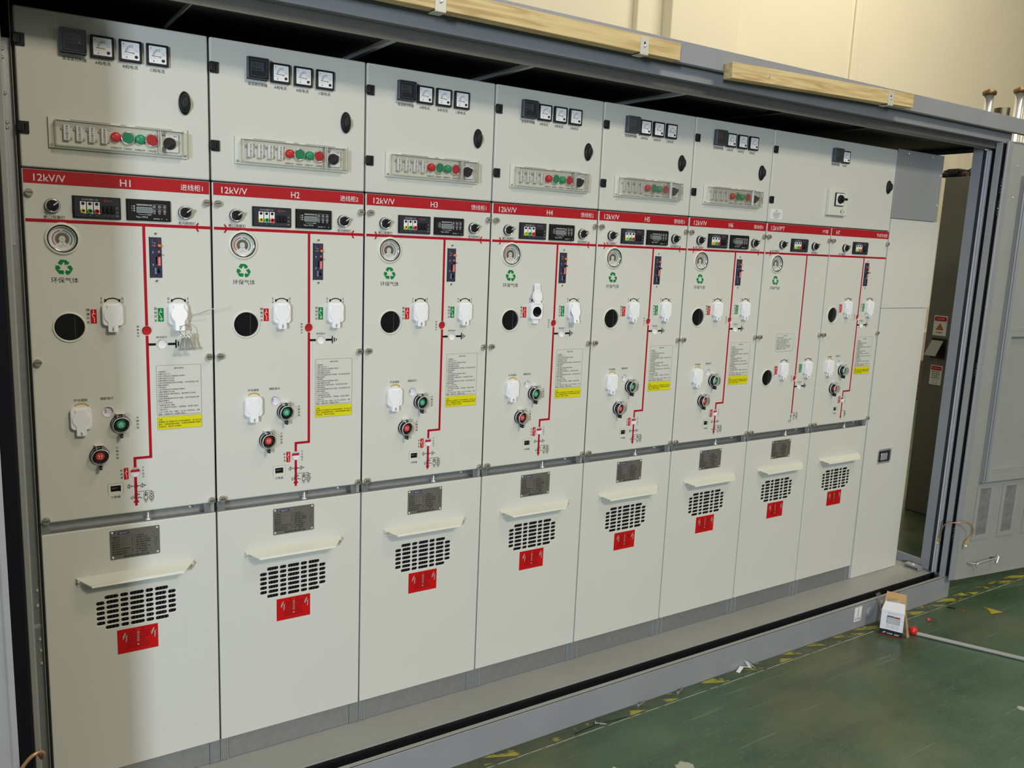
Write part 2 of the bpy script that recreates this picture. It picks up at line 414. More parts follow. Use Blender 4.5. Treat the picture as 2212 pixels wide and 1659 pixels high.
def b_sel_knob(ang):
    def f(b):
        b.lathe(0, 0, [(.0145, -.013), (.0135, -.019), (.012, -.020)], SOFTBLK, 26)
        n = len(b.bm.verts)
        b.prism([(-.0165, -.0045), (-.0165, .0045), (.004, .0065), (.0115, .003), (.0115, -.003), (.004, -.0065)], -.029, -.019, SOFTBLK)
        vs = b.bm.verts[:]
        bmesh.ops.transform(b.bm, matrix=Matrix.Rotation(-math.radians(ang), 4, 'Y'), verts=vs[n:])
    return f
def b_vert_red_strip(x1):
    def f(b): b.box(.006, x1, -.0008, 0, 1.6945, 1.7255, RED)
    return f
def b_thumbscrew(b):
    b.lathe(0, 0, [(.0085, 0), (.0085, -.0095), (.0078, -.0105)], NICKEL, 22)
    b.box(-.0065, .0065, -.0108, -.0104, -.0008, .0008, INK)
def b_rot_ring(b):
    b.lathe(0, 0, [(.0168, 0), (.0168, -.0045), (.0160, -.0068)], BLACK, 28, cap1=False)
    b.lathe(0, 0, [(.0160, -.0068), (.0152, -.0105), (.0138, -.0112), (.0126, -.0088)], CHROME, 28)
def b_rot_knob(b):
    b.lathe(0, 0, [(.0124, -.0088), (.0120, -.0130), (.0108, -.0142)], BLACK, 26)
    n = len(b.bm.verts)
    b.prism([(-.011, -.0042), (-.011, .0042), (.004, .0048), (.0145, .0022), (.0145, -.0022), (.004, -.0048)], -.0215, -.0135, BLACK)
    b.box(.001, .0138, -.0219, -.0214, -.0011, .0011, LETTER)
    bmesh.ops.transform(b.bm, matrix=Matrix.Rotation(-math.radians(38), 4, 'Y'), verts=b.bm.verts[:][n:])
def b_vd_body(wd):
    def f(b):
        b.box(-.003, wd, -.0035, 0, 0, .0515, SOFTBLK, .0008)
        b.box(0, wd-.003, -.0075, -.0035, .0015, .048, SLATE, .0008)
        b.box(-.0015, .0005, -.0095, -.0035, .014, .034, BLACK, .0005)
    return f
def b_vd_sockets(wd):
    def f(b):
        k = wd/.101
        for i, m in enumerate((SOCK_Y, SOCK_G, SOCK_R)):
            x0 = (.0125+.0147*i)*k; x1 = x0+.0125*k; xc = (x0+x1)/2
            b.box(x0, x1, -.0080, -.0073, .0105, .0385, WHITE)
            b.lathe(xc, .0338, [(.0038*min(k, 1), -.0080), (.0036*min(k, 1), -.0088)], SOFTBLK, 14)
            b.text('L%d' % (i+1), xc-.0018, xc+.0018, .0262, .0026, INKG, -.0082)
            b.lathe(xc, .0168, [(.0058*k, -.0080), (.0056*k, -.0125), (.0032*k, -.0130), (.0028*k, -.0100)], m, 16, cap1=False)
            b.disc(xc, .0168, .0028*k, -.0101, VOID, 12)
    return f
def b_vd_levers(wd):
    def f(b):
        k = wd/.101
        b.box(.059*k, .088*k, -.0079, -.0074, .012, .031, BLACK)
        for i in range(3):
            x = (.061+.0092*i)*k
            b.box(x, x+.0066*k, -.0115, -.0078, .0135, .0285, BLACK, .0015)
    return f
def b_vd_text(wd):
    def f(b):
        k = wd/.101; y = -.0078
        b.text('DXN8D-Q', .017*k, .051*k, .0432, .0042, LETTERG, y)
        b.disc(.0665*k, .0425, .0028, y, BTN_R, 12); b.text('德创电气', .0705*k, .083*k, .0425, .0036, INKG, y)
        for i, t in enumerate('ABC'): b.text(t, (.0178+.0147*i)*k, (.0198+.0147*i)*k, .0072, .0024, LETTERG, y)
        b.text('L1', .062*k, .065*k, .0080, .0024, INKG, y); b.text('L2', .071*k, .074*k, .0080, .0024, INKG, y); b.text('L3', .080*k, .083*k, .0080, .0024, INKG, y)
        b.text('ON', .0895*k, .0945*k, .0270, .0022, LETTERG, y); b.text('OFF', .0895*k, .0950*k, .0160, .0022, LETTERG, y); b.text('LED', .0890*k, .0950*k, .0080, .0024, LETTERG, y)
    return f
def b_fi_body(b):
    b.box(-.003, .099, -.0030, 0, 0, .0515, BLACK, .0008)
    b.box(.0, .096, -.0085, -.0030, .001, .0485, BLACK, .001)
def b_fi_screen(b):
    b.prism(rrect(.0195, .0555, .0190, .0330, .0015), -.0092, -.0084, LETTERG)
    b.prism(rrect(.0203, .0547, .0198, .0322, .0012), -.0095, -.0092, LCD)
def b_fi_buttons(b):
    for r in range(2):
        for c in range(3):
            x = .0600+.0120*c; z = .0352-.0108*r
            b.lathe(x, z, [(.0037, -.0084), (.0035, -.0092)], LETTERG, 14); b.lathe(x, z, [(.0028, -.0092), (.0026, -.0096)], SOFTBLK, 12); b.disc(x, z, .0013, -.0098, LETTERG, 8)
def b_fi_text(b):
    y = -.0088
    b.text('线路型故障指示器', .0195, .0545, .0382, .0040, LETTER, y)
    for i, t in enumerate('ABC'):
        b.text(t, .0080, .0098, .0345-.0055*i, .0026, LETTER, y); b.arc(.0140, .0345-.0055*i, .0013, .0020, 0, 360, y, LETTER, 12)
    b.text('Temperature(温度)', .0235, .0530, .0150, .0030, LETTER, y)
    b.text('Type ETL5', .0175, .0450, .0085, .0044, LETTER, y)
    b.text('复位/测试', .0580, .0720, .0060, .0028, LETTER, y); b.text('▼', .0755, .0780, .0060, .0022, LETTER, y); b.text('▲', .0870, .0895, .0060, .0022, LETTER, y)
    for c in range(3): b.text(('功能', '取消', '确认')[c], .0575+.012*c, .0625+.012*c, .0185, .0022, LETTER, y)
    b.arc(.077, .0345, .0005, .0007, 0, 360, y, LETTER, 6); b.box(.0562, .0885, -.0087, -.0085, .0402, .0406, LETTERG); b.box(.0562, .0885, -.0087, -.0085, .0294, .0298, LETTERG)
def b_gauge_ring(b):
    b.lathe(0, 0, [(.0385, 0), (.0380, -.0022), (.0340, -.0030), (.0325, -.0030)], PAINT2, 48, cap1=False)
    b.lathe(0, 0, [(.0325, -.0030), (.0300, -.0026), (.0298, .002)], BLACK, 48, cap1=False)
    b.lathe(0, 0, [(.0298, -.0010), (.0285, -.0016), (.0270, .0045), (.0270, .007)], CHROME, 48, cap1=False)
def b_gauge_dial(b):
    b.disc(0, 0, .0272, .0068, WHITE2, 44)
    y = .0064
    b.arc(0, -.001, .0195, .0215, 100, 222, y, MATS['gauge_red'], 24); b.arc(0, -.001, .0195, .0215, -42, 88, y, GREEN, 24)
    b.arc(0, -.001, .0070, .0150, -48, 228, y, PLATE, 30); b.disc(0, 0, .0068, y-.0001, WHITE2, 20)
    b.arc(0, -.001, .0172, .0176, -42, 222, y, INKG, 24)
    b.line((.0075, .0120), (.0098, .0155), .0010, y-.0002, GREEN)
    b.text('kPa', -.0045, .0045, -.0002, .0012, INKG, y-.0003); b.disc(0, -.0078, .0013, y, INKG, 8); b.disc(.001, -.0140, .0012, y, INKG, 8)
    b.text('CE  1.6', -.010, .010, -.0165, .0012, INKG, y); b.text('0.1 MPa 20°C', -.009, .009, -.0190, .0011, INKG, y)
def b_gauge_lens(b): b.disc(0, 0, .0285, -.0004, LENS, 40)
def b_recycle(b):
    A = [[(388,1138),(447,1057),(520,1057),(552,1110),(522,1103),(472,1180)], [(520,1057),(592,1066),(632,1110),(658,1102),(622,1166),(532,1166),(553,1148),(522,1103)],
         [(595,1207),(672,1173),(728,1250),(706,1292),(655,1292)], [(706,1296),(650,1372),(598,1385),(592,1402),(545,1330),(582,1272),(586,1297),(632,1297)],
         [(325,1183),(415,1186),(465,1253),(432,1245),(420,1282),(352,1282),(330,1240),(350,1200)], [(352,1287),(518,1292),(520,1375),(420,1372)]]
    for k, q in enumerate(A): b.poly([((x-527)*.0000945, (1230-z)*.000106) for x, z in q], -.0004-.0001*k, GREEN)
def b_slot_plate(b):
    b.box(-.0015, .0005, -.0006, .0000, -.001, .101, BLACK)
    b.box(0, .0275, -.0012, 0, 0, .100, NAVY)
    b.box(.013, .017, -.0014, -.0010, .034, .052, VOID)
    b.disc(.0195, .015, .0034, -.0015, VOID, 16); b.box(.018, .0205, -.0015, -.0012, .016, .0245, VOID)
    b.box(.0178, .0248, -.0016, -.0012, .030, .052, MATS['coral_label'])
    b.box(.0188, .0236, -.0015, -.0012, .062, .0670, MATS['coral_label'])
    b.box(.0200, .0235, -.0014, -.0012, .084, .097, DKRED)
def b_slot_text(b):
    y = -.0018
    b.text('机械联锁', .0205, .0235, (.0515, .0305), .0032, LETTER, y, vertical=True)
    b.text('检修位置', .0105, .0140, (.0245, .0095), .0028, LETTER, y, vertical=True)
    b.text('运行', .0100, .0132, (.0890, .0760), .0028, LETTER, y, vertical=True); b.text('接地', .0055, .0085, (.0660, .0600), .0022, LETTER, y, vertical=True)
    b.text('合闸', .0050, .0078, (.0950, .0850), .0022, LETTERG, y, vertical=True); b.text('锁定', .0055, .0085, (.0350, .0290), .0024, LETTER, y, vertical=True)
    b.arc(.0072, .0795, .0016, .0023, 0, 360, y, MATS['coral_label'], 12)
def b_slot_btn(b): b.lathe(0, 0, [(.0038, -.001), (.0036, -.008), (.002, -.009)], ORANGE, 16)
def b_slot_lever(b):
    b.box(-.0045, .0030, -.0025, -.0012, -.0040, .0040, SLATE, .0005); b.box(-.002, .0015, -.0150, -.0025, -.0018, .0018, BLACK, .0006)
def b_slot_screw(b):
    b.prism(rrect(-.0048, .0048, -.006, .006, .0045), -.0008, 0, PAINT2)
    b.lathe(.0005, 0, [(.0034, -.0008), (.003, -.0026)], NICKEL, 14); b.box(-.002, .003, -.0029, -.0026, -.0004, .0004, INK)
def b_lock_body(b):
    mb = b
    mb.prism(rrect(-.0235, .0235, -.0275, .0275, .010, 6), -.010, 0, WHITE)
    mb.prism(rrect(-.0222, .0222, -.0262, .0262, .0092, 6), -.0125, -.010, WHITE)
    mb.prism(rrect(-.0108, .0108, -.0415, -.024, .003), -.008, 0, WHITE)
def lid_pts(dx=0):
    pts = [(-.0125, .0230), (-.0115, .0165)]
    for k in range(12): a = math.radians(128+(232-128)*k/11); pts.append((.0195*math.cos(a), .0205*math.sin(a)-.001))
    pts += [(-.0112, -.0205), (-.0112, -.0400), (-.0095, -.0420), (.0095, -.0420), (.0112, -.0400), (.0112, -.0205)]
    for k in range(12): a = math.radians(308+(412-308)*k/11); pts.append((.0195*math.cos(a), .0205*math.sin(a)-.001))
    pts += [(.0115, .0165), (.0125, .0230)]
    return [(x, z-.0235) for x, z in pts]
def b_lock_lid(b):
    b.prism(lid_pts(), -.0022, 0, WHITE)
def b_lock_eye(b):
    b.box(-.0012, .0012, -.0028, -.0020, -.0630, -.0530, INKG); b.tube([(0, -.0020, -.054), (0, -.0060, -.056), (0, -.0060, -.060), (0, -.0020, -.062)], .0009, CHROME, 6)
def b_lock_open(b):      # the inside of a lid thrown open, ribs showing
    b.prism([(x, -z) for x, z in lid_pts()][::-1], -.0035, 0, WHITE)
    b.arc(0, .0240, .0150, .0163, 0, 360, -.0040, PAINT2, 24)
    for x in (-.006, 0, .006): b.box(x-.0007, x+.0007, -.0060, -.0035, .046, .062, WHITE2)
def b_lock_hole(b):
    b.lathe(0, 0, [(.0175, -.0128), (.0170, -.0132)], WHITE, 26, cap1=False); b.disc(0, 0, .0165, -.0131, VOID, 26)
    b.arc(.003, -.002, .009, .0105, 200, 320, -.0133, BRASS, 12)
def b_sign_r(b):
    b.box(-.0068, .0068, -.0006, 0, -.0172, .0172, LABELR); y = -.0008
    b.line((0, .0148), (0, .0068), .0011, y, WHITE); b.line((-.0035, .0064), (.0035, .0064), .0012, y, WHITE)
    b.line((-.0040, .0042), (.0010, -.0042), .0011, y, WHITE); b.line((.0010, -.0040), (.0010, -.0145), .0011, y, WHITE)
def b_sign_b(b):
    b.box(-.0055, .0055, -.0006, 0, -.0150, .0150, LABELR); y = -.0008
    b.line((.0008, .0125), (.0008, .0030), .0010, y, WHITE); b.poly([(-.0012, .0038), (.0030, .0038), (.0008, .0085)], y, WHITE)
    b.line((-.0030, .0040), (.0010, -.0040), .0010, y, WHITE); b.line((.0010, -.0035), (.0010, -.0125), .0010, y, WHITE)
def b_sign_g(b):
    b.box(-.0068, .0068, -.0006, 0, -.0172, .0172, GREEN); y = -.0008
    b.line((0, .0148), (0, .0072), .0011, y, WHITE); b.line((-.0035, .0068), (.0035, .0068), .0012, y, WHITE)
    b.line((-.0046, .0040), (.0008, -.0050), .0010, y, WHITE); b.line((.0008, -.0046), (.0008, -.0095), .0010, y, WHITE)
    for i, wd in enumerate((.0042, .0028, .0012)): b.line((.0008-wd, -.0098-.0022*i), (.0008+wd, -.0098-.0022*i), .0009, y, WHITE)
def b_win_ring(b):
    b.lathe(0, 0, [(.0370, 0), (.0365, -.0020), (.0340, -.0024), (.0328, -.0018), (.0326, .0075)], PAINT2, 48, cap1=False)
def b_win_glass(b):
    b.disc(0, 0, .0327, .0060, MATS['dark_glass'], 44)
    b.box(.0120, .0124, .0054, .0059, -.028, .029, INKG)
def b_ind(m, half=False, rr=.0118):
    def f(b):
        b.lathe(0, 0, [(rr+.0016, 0), (rr+.0014, -.0006), (rr, -.0008), (rr, .0050)], PAINT2, 28, cap1=False)
        b.disc(0, 0, rr, .0040, m, 26)
        if half: b.box(-rr*.90, rr*.90, .0033, .0039, -.0005, .0060, BTN_R)
    return f
def b_store_ind(b):
    b.lathe(0, 0, [(.0145, 0), (.0143, -.0006), (.0122, -.0008), (.0122, .0060)], PAINT2, 28, cap1=False)
    b.disc(0, 0, .0122, .0058, MATS['pale_lilac'], 26); b.text('储能', -.0065, -.0025, (.0048, -.0048), .0034, INK, .0055, vertical=True)
def b_pb_base(b): b.lathe(0, 0, [(.0225, 0), (.0225, -.0045), (.0195, -.0060), (.0185, -.0060)], BLACK, 32)
def b_pb_face(m):
    def f(b):
        b.lathe(0, 0, [(.0160, -.006), (.0160, -.0105), (.0148, -.0135), (.0120, -.0140)], BLACK, 30)
        b.lathe(0, 0, [(.0104, -.0140), (.0100, -.0152)], m, 26)
    return f
def b_pb_cover(b):
    b.lathe(0, 0, [(.0205, -.006), (.0200, -.0255), (.0190, -.0270)], GLASS, 32)
    b.lathe(0, 0, [(.0208, -.0225), (.0206, -.0262), (.0192, -.0275), (.0184, -.0274)], CHROME, 32, cap1=False) if False else None
    b.box(-.0090, -.0045, -.0240, -.0005, .0200, .0265, GLASS); b.box(.0045, .0090, -.0240, -.0005, .0200, .0265, GLASS)
    b.box(-.0110, .0110, -.0120, -.0005, .0235, .0275, GLASS, .001)
    b.box(-.0065, .0065, -.0035, -.0002, -.0300, -.0200, GLASS)
    b.lathe(0, 0, [(.0204, -.0258), (.0200, -.0272), (.0192, -.0274)], EDGE, 32, cap1=False); b.lathe(0, 0, [(.0210, -.0058), (.0208, -.0085), (.0203, -.0085)], EDGE, 32, cap1=False)
    b.box(-.0110, .0110, -.0125, -.0005, .0268, .0278, EDGE); b.box(-.0088, -.0080, -.0245, -.0005, .0200, .0265, EDGE); b.box(.0046, .0053, -.0245, -.0005, .0200, .0265, EDGE)
def b_pb_tab(b):
    b.box(-.0030, .0030, -.0230, -.0060, -.0335, -.0205, BLACK, .001); b.box(-.0009, .0009, -.0234, -.0229, -.0305, -.0265, INKG)
    pass
def b_counter(b):
    frame_rect(b, -.0175, .0175, -.0138, .0138, .001, .0045, -.0005, PAINT2)
    for (p, q) in (((-.0175, .0138), (.0175, .0138)), ((.0175, -.0138), (.0175, .0138)), ((-.0175, -.0138), (-.0175, .0138))): b.line(p, q, .0005, -.0008, INKG)
def b_counter_win(b):
    b.box(-.0125, .0125, .006, .0065, -.0085, .0085, VOID)
    b.box(-.0128, .0128, -.0008, .0065, .0082, .0092, PAINT2); b.box(-.0128, .0128, -.0008, .0065, -.0092, -.0082, PAINT2)
    b.box(-.0130, -.0120, -.0008, .0065, -.0092, .0092, PAINT2); b.box(.0120, .0130, -.0008, .0065, -.0092, .0092, PAINT2)
    b.text('000317', -.0085, .0085, 0, .0050, INKG, .0058)

INSTR = ['1.送电操作', '(1)确认关好下门。', '(2)按分闸按钮进行断路器分闸操作。', '(3)操作接地开关分闸。', '(4)操作隔离开关合闸。',
 '(5)操作断路器储能电机完成储能。按合闸按钮进行断', '路器合闸操作。', '2.停电操作', '(1)按分闸按钮进行断路器分闸操作。', '(2)操作隔离开关分闸。',
 '(3)确认带电显示器灯熄灭后，操作接地开关合闸', '(有锁先解锁)。', '(4)操作断路器储能电机进行储能。按合闸按钮进行断', '路器合闸操作。', '(5)下门上锁可打开',
 '3.电缆室的(关)门操作', '(1)开门:接地开关合闸后。合断路器。电缆室门解锁，', '上锁可打开。', '(2)关门:将柜门插入门槽内。由下往上关闭到位。分断', '路器。分接地开关。电缆室门锁住。']
def frame_rect(b, x0, x1, z0, z1, r, wd, y, m):
    o = rrect(x0, x1, z0, z1, r); i = rrect(x0+wd, x1-wd, z0+wd, z1-wd, r*.8); n = len(o)
    b.faces([(x, y, z) for x, z in o]+[(x, y, z) for x, z in i], [(k, (k+1) % n, n+(k+1) % n, n+k) for k in range(n)], m)
def b_instr(b):
    W, H = .1105, .131
    b.prism(rrect(0, W, 0, H, .003), -.0004, 0, PAINT)
    frame_rect(b, 0, W, 0, H, .003, .0008, -.0006, INKG)
    b.text('操作说明', W/2-.0115, W/2+.0115, H-.0085, .0044, INK, -.0006)
    z = H-.0185
    for t in INSTR:
        b.textl(t, .0032, z, .0046, INK, -.0006, squeeze=.95); z -= .00585
def b_instr_pt(b):
    W, H = .109, .073
    b.prism(rrect(0, W, 0, H, .001), -.0004, 0, PAINT); frame_rect(b, 0, W, 0, H, .001, .0008, -.0006, INKG)
    b.text('操作说明', W/2-.0115, W/2+.0115, H-.0085, .0044, INK, -.0006); z = H-.0175
    for t in ['1.确认柜体可靠接地。', '2.投入(下门关好)。分接地开关。合隔离开关', '送电完成。带电显示器指示灯亮起。', '3.停电(分隔离开关)分隔离开关。合接', '地开关操作。合接地开关后开门。', '4.操作应在断路器分闸后进行接地开关操作',
              '柜门解锁。电缆室门可以打开。更换保险', '更换熔断器完成后。关好柜门。']:
        b.textl(t, .0045, z, .0048, INK, -.0006, squeeze=.98); z -= .0066
def b_warn(b):
    W, H = .1105, .0345
    b.prism(rrect(0, W, 0, H, .002), -.0004, 0, YEL); frame_rect(b, 0, W, 0, H, .002, .0006, -.0006, INKG)
    for k, t in enumerate(['注意:', '断路器分合与隔离开关之间有机械联锁。用于防止误', '操作。如果遇到操作困难。仔细检查断路器与隔离开', '关状态后。再进行分合操作。']):
        b.textl(t, .0030, H-.0100-.0062*k, .0047, INK, -.0006, squeeze=.98)
def b_nameplate(b):
    W, H = .119, .0775
    b.prism(rrect(0, W, 0, H, .003), -.0010, 0, PLATE)
def b_nameplate_text(b):
    W, H = .119, .0775; y = -.0012
    b.box(.011, .046, y, -.0010, .0655, .0735, MATS['nameplate_logo'])
    b.arc(.0165, .0695, .0024, .0033, 0, 300, y-.0002, LETTERG, 16); b.text('德创电气', .0225, .0430, .0695, .0048, LETTERG, y-.0002)
    L = ['产品型号', '产品名称', '额定电压', '额定电流', '额定频率', '额定(短时耐受电流)', '额定短路持续时间', '额定峰值耐受电流']
    R = ['产品标准', '额定充气压力', '额定雷电冲击耐压', '额定短路开断电流', '最低功能压力', '防护等级IP4X', '主回路电阻值', '出厂日期编号']
    U = ['', 'kV', 'A', 'Hz', 'kA', 'kA', 's', 'kA']
    for k in range(8):
        z = .0585-.0064*k
        n = len(L[k]); b.text(L[k], .005, .005+.0044*n, z, .0046, INK, y)
        if U[k]: b.text(U[k], .0505, .0545, z, .0028, INK, y)
        n = len(R[k]); b.text(R[k], .062, .062+.0043*n, z, .0046, INK, y)
        if 1 < k < 6: b.text(U[k], .1065, .1115, z, .0028, INK, y)
        b.box(.005+.0043*len(L[k]), .048, y, -.0011, z-.0026, z-.0024, INKG); b.box(.062+.0041*len(R[k]), .105, y, -.0011, z-.0026, z-.0024, INKG)
    b.box(.0585, .0588, y, -.0011, .012, .062, INK)
    b.text('德创电气有限公司', .032, .092, .0055, .0058, INK, y)
def b_rivet(b): b.lathe(0, 0, [(.0032, -.001), (.0026, -.0026), (.001, -.0030)], CHROME, 14)
def vent_holes():
    hs = []
    for r in range(7):
        z = .6575-.01375*r
        cols = [(.117, .136), (.1405, .169), (.174, .1925), (.197, .231), (.2355, .254), (.2585, .2865), (.291, .310)]
        if r in (0, 6): cols = [(.137, .169), (.174, .1925), (.197, .231), (.2355, .254), (.2585, .291)]
        for a, c in cols: hs.append(rrect(a, c, z-.0046, z+.0046, .0045, 4))
    return hs
def b_lower_door(x1):
    def f(b):
        sheet(b, rrect(.003, x1, .1685, .8475, .002, 2), vent_holes(), 0, .0048, PAINT, .0022)
        b.box(.0032, .0050, .003, .018, .169, .847, PAINT); b.box(x1-.002, x1-.0002, .003, .018, .169, .847, PAINT); b.box(.0032, x1-.0002, .003, .018, .8455, .8473, PAINT); b.box(.0032, x1-.0002, .003, .018, .1687, .1705, PAINT)
    return f
def b_vent_mesh(b):
    b.box(.110, .317, .0060, .0075, .565, .668, VOID)
    for k in range(26):
        x = .112+.0080*k; b.line((x, .567), (x+.006, .667), .0005, .0058, INKG)
def b_pull(b):
    # sloping shelf of folded sheet, ends cut at an angle, lip turned down, fixing flange on the door
    def tri(x, y, z): return (x, y, z)
    a = [(.072, -.001, .7235), (.360, -.001, .7235), (.331, -.034, .7110), (.101, -.034, .7110)]
    t = .0022
    vs = a+[(x, y, z-t) for x, y, z in a]
    b.faces(vs, [(0,1,2,3), (7,6,5,4), (0,4,5,1), (1,5,6,2), (2,6,7,3), (3,7,4,0)], PAINT2)
    b.faces([(.104, -.0335, .7110), (.328, -.0335, .7110), (.326, -.0360, .7040), (.106, -.0360, .7040), (.104, -.0317, .7110), (.328, -.0317, .7110), (.326, -.0342, .7040), (.106, -.0342, .7040)],
            [(0,1,2,3), (7,6,5,4), (0,3,7,4), (1,5,6,2), (3,2,6,7), (0,4,5,1)], PAINT2)
    b.box(.076, .356, -.0022, 0, .7000, .7235, PAINT2)
    for x0, x1 in ((.076, .092), (.340, .356)):
        b.faces([(x0, -.001, .7205), (x1, -.001, .7205), (x1, -.013, .7170), (x0, -.013, .7170), (x0, -.001, .7020), (x1, -.001, .7020)], [(0,1,2,3), (4,5,2,3), (0,3,4), (1,5,2)], PAINT2)
def b_danger(b):
    b.box(0, .0995, -.0005, 0, 0, .067, LABELR); y = -.0008
    b.text('高', .038, .042, .0610, .0042, INK, y); b.text('压', .060, .064, .0610, .0042, INK, y); b.text('△', .0485, .0535, .0612, .0046, MATS['dim_orange'], y)
    rows = ['止步高压危险 未经许可不得操作本设备', '操作前请确认设备已停电 并可靠接地', '检修时必须悬挂标示牌 并装设遮栏', '设备带电时严禁打开柜门', '非专业人员禁止操作使用', '操作应由专人监护进行并做好记录', '如有异常请立即停电检查 联系厂家处理']
    for k, t in enumerate(rows): b.text(t, .022, .078-(.010 if k in (3, 4) else 0), .0530-.0066*k, .0040, DKRED, y)
    b.text('高压危险', .0475, .0535, (.0560, .0260), .0068, MATS['label_grey'], y-.0002, vertical=True)
    b.poly([(.0500, .0215), (.0530, .0185), (.0500, .0155), (.0470, .0185)], y-.0002, MATS['label_grey'])
    for x in (.013, .083):
        m = MATS['label_grey']
        b.poly([(x, .048), (x+.0055, .0575), (x+.0080, .0565), (x+.0052, .0480), (x+.002, .0405), (x-.001, .039)], y-.0003, m)
        b.poly([(x+.0070, .0470), (x+.0120, .0500), (x+.0118, .0485), (x+.0098, .0460), (x+.0105, .0380), (x+.0085, .0300), (x+.0062, .0310), (x+.0078, .0380)], y-.0003, m)
def b_carcass(wd, full=True):
    def f(b):
        ztop = 2.07 if full else 1.718
        b.box(.0015, .0035, .021, .60, .102, ztop, GREYW); b.box(wd-.0035, wd-.0015, .021, .60, .102, ztop, GREYW)
        b.box(.002, wd-.002, .598, .60, .102, ztop, GALVD)
        b.box(.002, wd-.002, .021, .60, ztop-.002, ztop, GALVD)
        b.box(.002, wd-.002, .035, .037, .102, .845, GALVD)     # inner skin
        b.box(.002, wd-.002, .024, .026, .8785, ztop-.003, GALVD)
        if full:
            b.box(.003, wd-.003, .004, .024, 1.727, 1.7295, SOFTBLK)
    return f
def b_gap_channel(wd):
    def f(b):
        b.box(.003, wd-.003, .030, .032, .845, .879, GALVD)
        b.box(.003, wd-.003, .004, .032, .8485, .8500, GALVD)
        b.box(.003, wd-.003, .004, .032, .8755, .8770, GALVD)
    return f
def b_gap_tab(b):
    b.box(0, .020, .004, .0058, .8500, .8755, GALVD, .0004)
def b_gap_tab2(b):
    b.box(0, .0155, .004, .0058, .8500, .8755, GALVD, .0004); b.box(.017, .0265, .005, .0068, .8500, .8755, GALV, .0004)
    pass
def b_gap_bolt(b):
    b.lathe(0, .012, [(.0022, .8500), (.0022, .8760)], CHROME, 10, axis='z'); b.lathe(0, .012, [(.0085, .8502), (.0085, .8515)], CHROME, 18, axis='z'); b.lathe(0, .012, [(.0052, .8515), (.0052, .8555)], CHROME, 6, axis='z'); b.lathe(0, .012, [(.0050, .8600), (.0050, .8625)], CHROME, 6, axis='z')
def b_plinth(wd):
    def f(b):
        b.box(.0225, wd-.0300, .006, .010, .1015, .170, GALVD)
        for x0, x1 in ((.001, .0190), (wd-.0275, wd-.0045)):
            b.box(x0, x1, .004, .008, .1015, .170, GALVD, .0005)
            b.box(x1, x1+.0018, .001, .008, .1015, .170, GALV); b.box(x0-.0012, x0, .001, .008, .1015, .170, GALV)
        b.box(.001, wd-.001, .010, .55, .1015, .104, GALVD)
    return f
def sp(px, py): return (.220+(px-975)/11700, .895+(1480-(py+.135*(px-975)))/12100)
